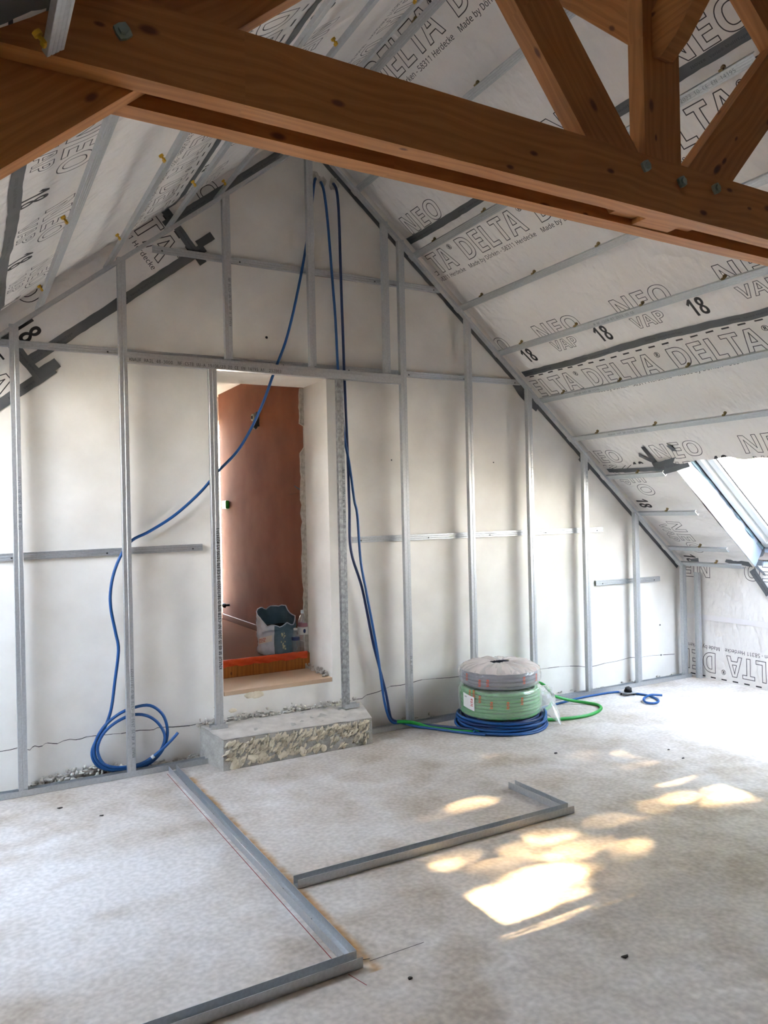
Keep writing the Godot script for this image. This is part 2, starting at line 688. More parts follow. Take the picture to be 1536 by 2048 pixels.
	m = mat("blue", Color(0.03, 0.29, 0.52), 0.5)
	m = mat("deep_blue", Color(0.02, 0.16, 0.35), 0.5)
	m = mat("green", Color(0.16, 0.60, 0.24), 0.42)
	m = mat("grey_conduit", Color(0.36, 0.38, 0.44), 0.5)
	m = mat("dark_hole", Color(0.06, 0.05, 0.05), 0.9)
	m = mat("film", Color(0.95, 0.94, 0.93, 0.24), 0.14)
	m.transparency = BaseMaterial3D.TRANSPARENCY_ALPHA
	m.cull_mode = BaseMaterial3D.CULL_DISABLED
	m = mat("film_top", Color(0.90, 0.85, 0.82, 0.72), 0.26)
	m.transparency = BaseMaterial3D.TRANSPARENCY_ALPHA
	m.cull_mode = BaseMaterial3D.CULL_DISABLED
	m = mat("label_white", Color(0.88, 0.87, 0.86), 0.6)
	m.cull_mode = BaseMaterial3D.CULL_DISABLED
	m = mat("ink_red", Color(0.75, 0.16, 0.10), 0.6)
	m.cull_mode = BaseMaterial3D.CULL_DISABLED
	m = mat("bag_grey", Color(0.80, 0.84, 0.90), 0.5)
	m.cull_mode = BaseMaterial3D.CULL_DISABLED
	m = mat("bag_slate", Color(0.33, 0.44, 0.51), 0.5)
	m.cull_mode = BaseMaterial3D.CULL_DISABLED
	m = mat("bag_print", Color(0.74, 0.76, 0.66), 0.7)
	m = mat("bottle", Color(0.88, 0.93, 0.95, 0.15), 0.08)
	m.transparency = BaseMaterial3D.TRANSPARENCY_ALPHA
	m.cull_mode = BaseMaterial3D.CULL_DISABLED
	m = mat("cap_blue", Color(0.12, 0.20, 0.42), 0.5)
	m = mat("cap_white", Color(0.80, 0.82, 0.85), 0.5)
	m = mat("bottle_pink", Color(0.72, 0.42, 0.50), 0.5)
	m = mat("pvc", Color(0.90, 0.91, 0.90), 0.3)
	m = mat("gasket", Color(0.09, 0.08, 0.08), 0.7)
	m = mat("glass", Color(0.96, 0.98, 0.98, 0.06), 0.02)
	m.transparency = BaseMaterial3D.TRANSPARENCY_ALPHA
	m = mat("roofing", Color(0.55, 0.50, 0.46), 0.9)
	m = mat("bark", Color(0.42, 0.38, 0.33), 0.95)
	m = mat("leaf", Color(0.36, 0.45, 0.14), 0.7)
	m.cull_mode = BaseMaterial3D.CULL_DISABLED
	m.backlight_enabled = true
	m.backlight = Color(0.35, 0.40, 0.10)
	m = mat("gravel", Color(0.86, 0.83, 0.77), 0.95)
	m = mat("chalk_red", Color(0.52, 0.20, 0.17), 0.9)
	m = mat("pencil", Color(0.20, 0.18, 0.18), 0.9)
	m = mat("stain", Color(0.63, 0.50, 0.34), 0.95)
	m = mat("crumb", Color(0.20, 0.18, 0.17), 0.9)


# ---------------------------------------------------------------- profiles
func channel(w: float, d: float, lip := 0.006, grooves := 2, t := 0.0016) -> PackedVector2Array:
	# a folded sheet channel: room face on y = 0, legs to y = -d, the back open
	var p := PackedVector2Array([Vector2(-w / 2, -d)])
	if lip > 0:
		p.append_array([Vector2(-w / 2 + lip, -d), Vector2(-w / 2 + lip, -d + t), Vector2(-w / 2 + t, -d + t)])
	else:
		p.append(Vector2(-w / 2 + t, -d))
	p.append_array([Vector2(-w / 2 + t, -t - 0.001), Vector2(w / 2 - t, -t - 0.001)])
	if lip > 0:
		p.append_array([Vector2(w / 2 - t, -d + t), Vector2(w / 2 - lip, -d + t), Vector2(w / 2 - lip, -d), Vector2(w / 2, -d)])
	else:
		p.append_array([Vector2(w / 2 - t, -d), Vector2(w / 2, -d)])
	p.append_array([Vector2(w / 2, -0.0012), Vector2(w / 2 - 0.0012, 0)])
	for k in grooves:
		var x := w / 2 - w * (k + 1) / (grooves + 1)
		p.append_array([Vector2(x + 0.003, 0), Vector2(x, -0.0016), Vector2(x - 0.003, 0)])
	p.append_array([Vector2(-w / 2 + 0.0012, 0), Vector2(-w / 2, -0.0012)])
	return p


func curve(pts: Array, step := 0.02) -> PackedVector3Array:
	var out := PackedVector3Array()
	for i in pts.size() - 1:
		var p0: Vector3 = pts[maxi(i - 1, 0)]
		var p1: Vector3 = pts[i]
		var p2: Vector3 = pts[i + 1]
		var p3: Vector3 = pts[mini(i + 2, pts.size() - 1)]
		var c := maxi(2, int(p1.distance_to(p2) / step))
		for k in c:
			var f := float(k) / c
			out.append(p1.cubic_interpolate(p2, p0, p3, f))
	out.append(pts[pts.size() - 1])
	return out


func ring_points(c: Vector3, r: float, count := 48, squash := 0.0, seed_no := 0) -> PackedVector3Array:
	var out := PackedVector3Array()
	for k in count:
		var a := TAU * k / count
		var rr := r + squash * sin(a * 2 + seed_no) + squash * 0.7 * sin(a * 3 + seed_no * 1.7)
		out.append(c + Vector3(cos(a) * rr, 0.6 * squash * sin(a * 2.0 + seed_no * 2.3), sin(a) * rr))
	return out


func hexa(b: MB, p: Array) -> void:
	# p[0..3] the lower face and p[4..7] the upper, both counter-clockwise seen from above
	b.quad(p[3], p[2], p[1], p[0])
	b.quad(p[4], p[5], p[6], p[7])
	for k in 4:
		var m := (k + 1) % 4
		b.quad(p[k], p[m], p[4 + m], p[4 + k])


# ---------------------------------------------------------------- the scene
func _ready() -> void:
	rng.seed = 4
	wr.seed = 3
	wr.frequency = 0.01
	wr.fractal_octaves = 3
	bold = SystemFont.new(); bold.font_names = PackedStringArray(["Droid Sans"]); bold.font_weight = 700
	regular = SystemFont.new(); regular.font_names = PackedStringArray(["Droid Sans"])
	mono = SystemFont.new(); mono.font_names = PackedStringArray(["Droid Sans Mono"])

	var cam := Camera3D.new()
	cam.name = "camera"
	cam.fov = rad_to_deg(2.0 * atan(1024.0 / 1541.0))
	cam.near = 0.05
	cam.far = 200.0
	add_child(cam)
	cam.transform = Transform3D(Basis(Vector3(0.874619, -0.021728, 0.484323), Vector3(0.018234, 0.999763, 0.011923), Vector3(-0.484467, -0.001597, 0.874808)), Vector3(0, 1.6, 5.0537))
	cam.current = true

	var e := Environment.new()
	e.background_mode = Environment.BG_SKY
	var sky := Sky.new()
	var sm := ProceduralSkyMaterial.new()
	sm.sky_top_color = Color(0.615, 0.68, 0.77)
	sm.sky_horizon_color = Color(0.98, 0.955, 0.92)
	sm.ground_horizon_color = Color(0.80, 0.80, 0.76)
	sm.ground_bottom_color = Color(0.42, 0.44, 0.36)
	sm.sky_curve = 0.2
	sm.sun_angle_max = 10.0
	sky.sky_material = sm
	e.sky = sky
	e.background_energy_multiplier = 34.0
	e.tonemap_mode = Environment.TONE_MAPPER_LINEAR
	e.tonemap_exposure = 2.3
	e.sdfgi_enabled = true
	e.ssao_enabled = true
	e.ssil_enabled = true
	var we := WorldEnvironment.new()
	we.name = "surroundings"
	we.environment = e
	add_child(we)

	var sun := DirectionalLight3D.new()
	sun.name = "sun"
	sun.light_color = Color(1.0, 0.87, 0.66)
	sun.light_energy = 44.0
	sun.light_angular_distance = 0.7
	sun.shadow_enabled = true
	add_child(sun)
	var towards := Vector3(cos(deg_to_rad(SUN_UP)), sin(deg_to_rad(SUN_UP)), 0.0)
	sun.look_at_from_position(Vector3.ZERO, -towards, Vector3.UP)

	materials()
	shell()
	windows()
	membranes()
	truss()
	wall_frame()
	ceiling_channels()
	tapes()
	floor_tracks()
	doorway()
	conduits()
	coils()
	small_things()
	outdoors()


# ---------------------------------------------------------------- walls, floor, roof
func top_at(x: float, off: float) -> float:
	return minf(RIDGE_Y + off / cos(ANG_R) - tan(ANG_R) * (x - RIDGE_X), RIDGE_Y + off / cos(ANG_L) - tan(ANG_L) * (RIDGE_X - x))


func slope_box(b: MB, left: bool, s0: float, s1: float, z0: float, z1: float, o0: float, o1: float) -> void:
	var s := (s0 + s1) / 2
	var o := (o0 + o1) / 2
	if left:
		b.beam(lp(s, z0, o), lp(s, z1, o), nl(), s1 - s0, o1 - o0, 0.0005)
	else:
		b.beam(rp(s, z0, o), rp(s, z1, o), nr(), s1 - s0, o1 - o0, 0.0005)


func shell() -> void:
	var b := MB.new()
	# floor: top at y = 0
	b.box(Vector3(-1.9, -0.25, -0.42), Vector3(6.5, -0.001, 8.9))
	var fl := struct("floor", b, M.concrete)
	b = MB.new()
	b.quad(Vector3(-1.7, 0, 8.9), Vector3(6.3, 0, 8.9), Vector3(6.3, 0, -0.02), Vector3(-1.7, 0, -0.02), Vector2(0, 1.2533), Vector2(1, 1.2533), Vector2(1, 0.064), Vector2(0, 0.064))
	var screed := part("screed", b, M.screed, fl)
	screed.set_meta("kind", "structure")
	# gable wall with the doorway
	b = MB.new()
	var apex := Vector2(RIDGE_X, top_at(RIDGE_X, 0.25) + 0.05)
	b.prism(PackedVector2Array([Vector2(-1.95, -0.25), Vector2(1.54, -0.25), Vector2(1.54, top_at(1.54, 0.25)), Vector2(-1.95, top_at(-1.95, 0.25))]), -0.42, 0.0)
	b.prism(PackedVector2Array([Vector2(2.345, -0.25), Vector2(6.45, -0.25), Vector2(6.45, top_at(6.45, 0.25)), Vector2(2.345, top_at(2.345, 0.25))]), -0.42, 0.0)
	b.prism(PackedVector2Array([Vector2(1.54, 2.578), Vector2(2.345, 2.578), Vector2(2.345, top_at(2.345, 0.25)), apex, Vector2(1.54, top_at(1.54, 0.25))]), -0.42, 0.0)
	b.prism(PackedVector2Array([Vector2(1.54, -0.25), Vector2(2.345, -0.25), Vector2(2.345, 0.395), Vector2(1.54, 0.395)]), -0.42, 0.0)
	var gable := struct("wall_back", b, M.plaster)
	gable_wear(gable)
	b = MB.new()
	b.box(Vector3(KNEE_X + 0.04, -0.25, -0.42), Vector3(KNEE_X + 0.34, 1.10, 8.9))
	struct("wall_right", b, M.concrete)
	b = MB.new()
	b.box(Vector3(LEFT_X - 0.3, -0.25, -0.42), Vector3(LEFT_X, 1.40, 8.9))
	struct("wall_left", b, M.plaster)
	b = MB.new()
	b.prism(PackedVector2Array([Vector2(-1.95, -0.25), Vector2(6.45, -0.25), Vector2(6.45, top_at(6.45, 0.25)), apex, Vector2(-1.95, top_at(-1.95, 0.25))]), FAR_Z, FAR_Z + 0.25)
	struct("wall_front", b, M.brown_wall)
	# roof slabs with an opening for the roof window on each side
	b = MB.new()
	slope_box(b, false, -0.40, 3.62, -0.5, 8.95, 0.15, 0.42)
	slope_box(b, false, 3.62, 4.97, -0.5, 0.73, 0.15, 0.42)
	slope_box(b, false, 3.62, 4.97, 2.81, 8.95, 0.15, 0.42)
	slope_box(b, false, 4.97, 5.75, -0.5, 8.95, 0.17, 0.42)
	struct("ceiling", b, M.roofing)
	b = MB.new()
	slope_box(b, true, -0.40, 2.94, -0.5, 8.95, 0.15, 0.42)
	slope_box(b, true, 2.94, 4.67, -0.5, 0.42, 0.15, 0.42)
	slope_box(b, true, 2.94, 4.67, 1.63, 8.95, 0.15, 0.42)
	slope_box(b, true, 4.67, 5.50, -0.5, 8.95, 0.15, 0.42)
	struct("ceiling", b, M.roofing)


func gable_wear(wall: Node3D) -> void:
	var b := MB.new()
	# hairline crack that runs along the foot of the wall
	var lines := [[Vector2(0.0, 0.256), Vector2(0.194, 0.254), Vector2(0.30, 0.262), Vector2(0.353, 0.236), Vector2(0.38, 0.256), Vector2(0.422, 0.249), Vector2(0.45, 0.262), Vector2(0.505, 0.249), Vector2(0.576, 0.264), Vector2(0.64, 0.256), Vector2(0.706, 0.263), Vector2(0.824, 0.257), Vector2(0.93, 0.253), Vector2(1.053, 0.246), Vector2(1.10, 0.254), Vector2(1.196, 0.243), Vector2(1.42, 0.240)],
		[Vector2(2.50, 0.236), Vector2(2.58, 0.240), Vector2(2.62, 0.262), Vector2(2.70, 0.270), Vector2(2.82, 0.30), Vector2(3.0, 0.302), Vector2(3.1, 0.315), Vector2(3.35, 0.30), Vector2(3.6, 0.292), Vector2(3.85, 0.281), Vector2(4.1, 0.262), Vector2(4.35, 0.258), Vector2(4.6, 0.247), Vector2(4.8, 0.215), Vector2(5.0, 0.225), Vector2(5.318, 0.242), Vector2(5.6, 0.23), Vector2(5.9, 0.21)]]
	for line in lines:
		for i in line.size() - 1:
			var p: Vector2 = line[i]
			var q: Vector2 = line[i + 1]
			var m := p.lerp(q, 0.5) + Vector2(0, rng.randf_range(-0.007, 0.007))
			for pair in [[p, m], [m, q]]:
				var u: Vector2 = pair[0]
				var w: Vector2 = pair[1]
				var k := rng.randf_range(0.0010, 0.0026)
				b.quad(Vector3(u.x, u.y - k, 0.0012), Vector3(w.x, w.y - k, 0.0012), Vector3(w.x, w.y + k, 0.0012), Vector3(u.x, u.y + k, 0.0012))
	part("plaster_crack", b, M.pencil, wall)
	# broken plaster at the foot of the wall and above the step
	b = MB.new()
	for i in 150:
		var x := rng.randf_range(0.28, 0.90)
		var hi := 0.085 * clampf((x - 0.22) / 0.3, 0.2, 1.0) * clampf((1.0 - x) / 0.2, 0.3, 1.0)
		b.blob(Vector3(x, rng.randf_range(0.0, hi), rng.randf_range(0.0, 0.03)), Vector3(rng.randf_range(0.008, 0.022), rng.randf_range(0.006, 0.016), rng.randf_range(0.006, 0.016)), i, 0.4, 3, 6)
	for i in 120:
		var x := rng.randf_range(1.36, 2.52)
		b.blob(Vector3(x, 0.225 + absf(rng.randfn(0.0, 0.022)), rng.randf_range(0.0, 0.022)), Vector3(rng.randf_range(0.006, 0.02), rng.randf_range(0.005, 0.012), rng.randf_range(0.005, 0.014)), i + 300, 0.4, 3, 6)
	for i in 90:
		var x := rng.randf_range(1.0, 1.42) if i < 45 else rng.randf_range(2.9, 5.9)
		b.blob(Vector3(x, rng.randf_range(0.0, 0.045), rng.randf_range(0.0, 0.015)), Vector3(rng.randf_range(0.008, 0.03), rng.randf_range(0.004, 0.012), rng.randf_range(0.004, 0.01)), i + 600, 0.4, 3, 6)
	stuff(part("broken_plaster", b, M.rough_plaster, wall))
	# chipped patches
	b = MB.new()
	for q in [Vector3(1.60, 0.292, 0.03), Vector3(1.78, 0.375, 0.05), Vector3(1.72, 0.380, 0.04), Vector3(2.46, 0.345, 0.015), Vector3(1.48, 0.33, 0.012)]:
		b.blob(Vector3(q.x, q.y, -0.002), Vector3(q.z, q.z * 0.55, 0.006), int(q.x * 100), 0.3, 5, 10)
	part("chipped_patch", b, M.mortar, wall)
	# drilled holes
	for q in [Vector3(1.898, 2.836, 0.010), Vector3(2.873, 2.0, 0.006), Vector3(3.828, 1.994, 0.006), Vector3(5.389, 0.49, 0.008), Vector3(5.715, 0.502, 0.008), Vector3(5.407, 0.232, 0.008), Vector3(5.72, 0.221, 0.008)]:
		b = MB.new()
		b.blob(Vector3(q.x, q.y, 0.0), Vector3(q.z, q.z, 0.0015), 3, 0.1, 4, 10)
		part("drilled_hole", b, M.dark_hole, wall)
	# filler round the three conduit holes
	for q in [Vector3(2.285, 4.015, 0.0), Vector3(2.334, 3.992, 0.0), Vector3(2.434, 4.0, 0.0)]:
		b = MB.new()
		b.blob(q + Vector3(0.005, 0.012, -0.004), Vector3(0.042, 0.046, 0.013), int(q.x * 1000), 0.4, 6, 12)
		part("filler_patch", b, M.rough_plaster, wall)


# ---------------------------------------------------------------- roof windows
func windows() -> void:
	roof_window(false, 3.62, 4.955, 0.765, 2.79, "window_1")
	roof_window(true, 2.95, 4.66, 0.43, 1.62, "window_2")


func slope_point(left: bool, s: float, z: float, o: float) -> Vector3:
	return lp(s, z, o) if left else rp(s, z, o)


func roof_window(left: bool, s0: float, s1: float, z0: float, z1: float, called: String) -> void:
	var root := Node3D.new()
	root.name = called
	add_child(root, true)
	root.set_meta("kind", "structure")
	root.position = slope_point(left, s1, (z0 + z1) / 2, 0.35)
	var n := nl() if left else nr()
	# outer frame, then two sashes side by side, each with its pane
	var b := MB.new()
	for z in [[z0, z0 + 0.055], [z1 - 0.055, z1]]:
		var zc: float = (z[0] + z[1]) / 2
		b.beam(slope_point(left, s0, zc, 0.345), slope_point(left, s1, zc, 0.345), n, 0.055, 0.10, 0.006)
	for s in [s0 + 0.03, s1 - 0.03]:
		b.beam(slope_point(left, s, z0, 0.345), slope_point(left, s, z1, 0.345), n, 0.06, 0.10, 0.006)
	var mid := (z0 + z1) / 2
	b.beam(slope_point(left, s0, mid, 0.345), slope_point(left, s1, mid, 0.345), n, 0.09, 0.10, 0.006)
	part("window_frame", b, M.pvc, root)
	b = MB.new()
	b.beam(slope_point(left, s0, z0 - 0.008, 0.32), slope_point(left, s1, z0 - 0.008, 0.32), n, 0.016, 0.05, 0.002)
	b.beam(slope_point(left, s0, z1 + 0.008, 0.32), slope_point(left, s1, z1 + 0.008, 0.32), n, 0.016, 0.05, 0.002)
	part("gasket", b, M.gasket, root)
	b = MB.new()
	for z in [z0 - 0.045, z1 + 0.045]:
		b.beam(slope_point(left, s0 - 0.1, z, 0.415), slope_point(left, s1 + 0.1, z, 0.415), n, 0.15, 0.05, 0.004)
	for s in [s0 - 0.04, s1 + 0.04]:
		b.beam(slope_point(left, s, z0, 0.415), slope_point(left, s, z1, 0.415), n, 0.15, 0.05, 0.004)
	part("flashing", b, M.steel_dark, root)
	for k in 2:
		var a := z0 + 0.06 if k == 0 else mid + 0.05
		var c := mid - 0.05 if k == 0 else z1 - 0.06
		b = MB.new()
		for z in [a + 0.0375, c - 0.0375]:
			b.beam(slope_point(left, s0 + 0.06, z, 0.365), slope_point(left, s1 - 0.06, z, 0.365), n, 0.075, 0.07, 0.008)
		for s in [s0 + 0.095, s1 - 0.095]:
			b.beam(slope_point(left, s, a + 0.07, 0.365), slope_point(left, s, c - 0.07, 0.365), n, 0.07, 0.07, 0.008)
		var sash := part("sash", b, M.pvc, root)
		b = MB.new()
		for z in [a + 0.079, c - 0.079]:
			b.beam(slope_point(left, s0 + 0.13, z, 0.352), slope_point(left, s1 - 0.13, z, 0.352), n, 0.006, 0.012, 0.001)
		part("glazing_seal", b, M.gasket, sash)
		b = MB.new()
		b.beam(slope_point(left, (s0 + s1) / 2, a + 0.07, 0.372), slope_point(left, (s0 + s1) / 2, c - 0.07, 0.372), n, s1 - s0 - 0.25, 0.006, 0.0005)
		part("pane", b, M.glass, sash)


# ---------------------------------------------------------------- vapour membrane
func roll_grid(left: bool, s0: float, s1: float, z0: float, z1: float, base: float, d0: float, lift: float, droop := false) -> MB:
	var b := MB.new()
	var rows := maxi(3, int((s1 - s0) / 0.035))
	var cols := maxi(3, int((z1 - z0) / 0.04))
	var g := []
	var zs := []
	for i in rows + 1:
		var s := lerpf(s0, s1, float(i) / rows)
		var row := PackedVector3Array()
		for j in cols + 1:
			var z := lerpf(z0, z1, float(j) / cols)
			if not left:
				z = lerpf(z1, z0, float(j) / cols)
			var extra := 0.0
			if droop and z > 0.8 and z < 2.7:
				var f := clampf((s - 3.40) / 0.2, 0.0, 1.0)
				extra = f * f * (0.020 + 0.018 * sin(z * 9.0) + 0.01 * sin(z * 23.0))
			row.append(on_left(s, z, lift) if left else on_right(s, z, lift + extra))
		g.append(row)
	b.sheet(g, func(i, j):
		var s := lerpf(s0, s1, float(i) / rows)
		var z := lerpf(z0, z1, float(j) / cols) if left else lerpf(z1, z0, float(j) / cols)
		var u := (d0 - z) / 0.805 if left else (z - d0) / 0.805
		return Vector2(u, (s - base + 0.30) / 1.42))
	return b


func membranes() -> void:
	var g := "printed vapour membrane sheets lining the roof"
	# right slope, ridge downwards
	var o := thing("membrane_sheet", "topmost printed grey membrane sheet on the right roof slope, reaching the ridge", "membrane", rp(1.03, 3.0, SHEET), g)
	part("sheet", roll_grid(false, -0.0994, 1.03, 0.0, FAR_Z, 0.126, 0.043, 0.0), M.membrane, o)
	o = thing("membrane_sheet", "printed grey membrane sheet across the middle of the right roof slope between two tapes", "membrane", rp(2.45, 3.0, SHEET), g)
	part("sheet", roll_grid(false, 1.02, 2.45, 0.0, FAR_Z, 1.345, 0.42, 0.0012), M.membrane, o)
	o = thing("membrane_sheet", "printed grey membrane sheet with dashed edge directly above the roof window", "membrane", rp(3.6, 3.0, SHEET), g)
	part("sheet", roll_grid(false, 2.43, 3.60, 0.0, FAR_Z, 2.71, 0.606, 0.0024, true), M.membrane, o)
	o = thing("membrane_sheet", "printed membrane sheet low on the right slope, on the near side of the roof window", "membrane", rp(5.1, 4.7, SHEET), g)
	part("sheet", roll_grid(false, 3.58, 5.02, 2.82, FAR_Z, 4.08, 0.25, 0.0), M.membrane, o)
	# the piece left of the window is turned a quarter: its print reads down the slope
	var b := MB.new()
	var grid := []
	for i in 41:
		var s := lerpf(3.58, 5.0, i / 40.0)
		var row := PackedVector3Array()
		for j in 21:
			row.append(on_right(s, lerpf(0.742, 0.0, j / 20.0), 0.0012))
		grid.append(row)
	b.sheet(grid, func(i, j): return Vector2((lerpf(3.58, 5.0, i / 40.0) - 4.29) / 0.805, (1.35 - lerpf(0.742, 0.0, j / 20.0)) / 1.42))
	o = thing("membrane_sheet", "membrane piece between gable and roof window with its print turned sideways", "membrane", rp(4.99, 0.35, SHEET), g)
	part("sheet", b, M.membrane, o)
	# its end is folded back up the side of the window opening
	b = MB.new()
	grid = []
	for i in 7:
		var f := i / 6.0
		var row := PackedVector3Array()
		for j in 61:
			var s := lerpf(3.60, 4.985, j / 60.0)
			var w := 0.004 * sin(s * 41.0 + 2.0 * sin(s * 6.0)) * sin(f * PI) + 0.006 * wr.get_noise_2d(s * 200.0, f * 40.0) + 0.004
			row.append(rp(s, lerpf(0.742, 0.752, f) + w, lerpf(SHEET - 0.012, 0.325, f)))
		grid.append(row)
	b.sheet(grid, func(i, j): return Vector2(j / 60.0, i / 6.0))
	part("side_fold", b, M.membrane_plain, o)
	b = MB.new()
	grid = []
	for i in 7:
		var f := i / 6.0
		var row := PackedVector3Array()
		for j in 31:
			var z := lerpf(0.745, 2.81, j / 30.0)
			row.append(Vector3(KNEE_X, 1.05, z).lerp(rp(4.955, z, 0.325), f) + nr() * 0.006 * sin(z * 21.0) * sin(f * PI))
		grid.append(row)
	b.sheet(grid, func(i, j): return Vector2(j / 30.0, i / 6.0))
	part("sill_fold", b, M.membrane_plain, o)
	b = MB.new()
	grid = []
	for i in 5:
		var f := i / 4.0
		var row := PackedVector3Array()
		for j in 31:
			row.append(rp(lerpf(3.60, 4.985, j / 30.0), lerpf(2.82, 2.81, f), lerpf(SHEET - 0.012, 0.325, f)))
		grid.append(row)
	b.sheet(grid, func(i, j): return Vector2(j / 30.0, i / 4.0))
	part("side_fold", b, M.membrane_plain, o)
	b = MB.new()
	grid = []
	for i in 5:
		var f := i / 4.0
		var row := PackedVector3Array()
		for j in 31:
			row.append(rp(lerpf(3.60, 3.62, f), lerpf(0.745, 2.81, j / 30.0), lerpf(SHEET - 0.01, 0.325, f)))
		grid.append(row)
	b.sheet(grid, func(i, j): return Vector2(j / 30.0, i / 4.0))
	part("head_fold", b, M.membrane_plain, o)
	# knee wall: the same roll fixed upside down
	b = MB.new()
	grid = []
	for i in 28:
		var y := lerpf(0.0, 1.075, i / 27.0)
		var row := PackedVector3Array()
		for j in 171:
			var z := lerpf(FAR_Z, 0.0, j / 170.0)
			var d := (0.008 + 0.016 * wr.get_noise_2d(z * 90.0, y * 120.0 + 3000.0)) * clampf(z / 0.2, 0.0, 1.0)
			row.append(Vector3(KNEE_X - d, y, z))
		grid.append(row)
	b.sheet(grid, func(i, j): return Vector2((0.34 - lerpf(FAR_Z, 0.0, j / 170.0)) / 0.805, (lerpf(0.0, 1.075, i / 27.0) - 0.245 + 0.30) / 1.42))
	o = thing("membrane_sheet", "membrane sheet on the low knee wall at right, printed upside down, dashes along the floor", "membrane", Vector3(KNEE_X, 0, 3.0), g)
	part("sheet", b, M.membrane, o)
	b = MB.new()
	grid = []
	for i in 2:
		var row := PackedVector3Array()
		for j in 86:
			var z := lerpf(FAR_Z, 0.0, j / 85.0)
			var y := 0.54 + 0.047 * i + 0.004 * sin(z * 3.0)
			var d := (0.008 + 0.016 * wr.get_noise_2d(z * 90.0, y * 120.0 + 3000.0)) * clampf(z / 0.2, 0.0, 1.0)
			row.append(Vector3(KNEE_X - d - 0.003, y, z))
		grid.append(row)
	b.sheet(grid, func(i, j): return Vector2(j / 85.0, i))
	lone("sealing_tape", b, M.clear_tape, "pale translucent tape running level across the knee wall membrane", "tape")
	# left slope
	o = thing("membrane_sheet", "topmost printed membrane sheet on the left roof slope beside the ridge", "membrane", lp(1.15, 3.0, SHEET), g)
	part("sheet", roll_grid(true, -0.0897, 1.16, 0.0, FAR_Z, 0.09, 0.40, 0.0), M.membrane, o)
	part("wall_flap", roll_grid(true, -0.0897, 1.22, -0.09, 0.0, 0.09, 0.40, 0.0), M.membrane, o)
	o = thing("membrane_sheet", "printed membrane sheet across the left roof slope whose flap laps on to the gable", "membrane", lp(2.49, 3.0, SHEET), g)
	part("sheet", roll_grid(true, 1.14, 2.49, 0.0, FAR_Z, 1.45, 0.765, 0.0012), M.membrane, o)
	part("wall_flap", roll_grid(true, 1.16, 2.50, -0.33, 0.0, 1.45, 1.265, 0.0012), M.membrane, o)
	o = thing("membrane_sheet", "lowest membrane sheet on the left roof slope, just inside the left edge of the photo", "membrane", lp(4.8, 3.0, SHEET), g)
	part("sheet", roll_grid(true, 2.47, 2.945, 0.0, FAR_Z, 2.82, 0.3, 0.0024), M.membrane, o)
	part("sheet", roll_grid(true, 2.935, 4.68, 0.0, 0.43, 2.82, 0.3, 0.0024), M.membrane, o)
	part("sheet", roll_grid(true, 2.935, 4.68, 1.62, FAR_Z, 2.82, 0.3, 0.0024), M.membrane, o)
	part("sheet", roll_grid(true, 4.67, 4.80, 0.0, FAR_Z, 4.2, 0.3, 0.0024), M.membrane, o)
	part("wall_flap", roll_grid(true, 2.47, 4.8, -0.44, 0.0, 2.82, 0.3, 0.0024), M.membrane, o)


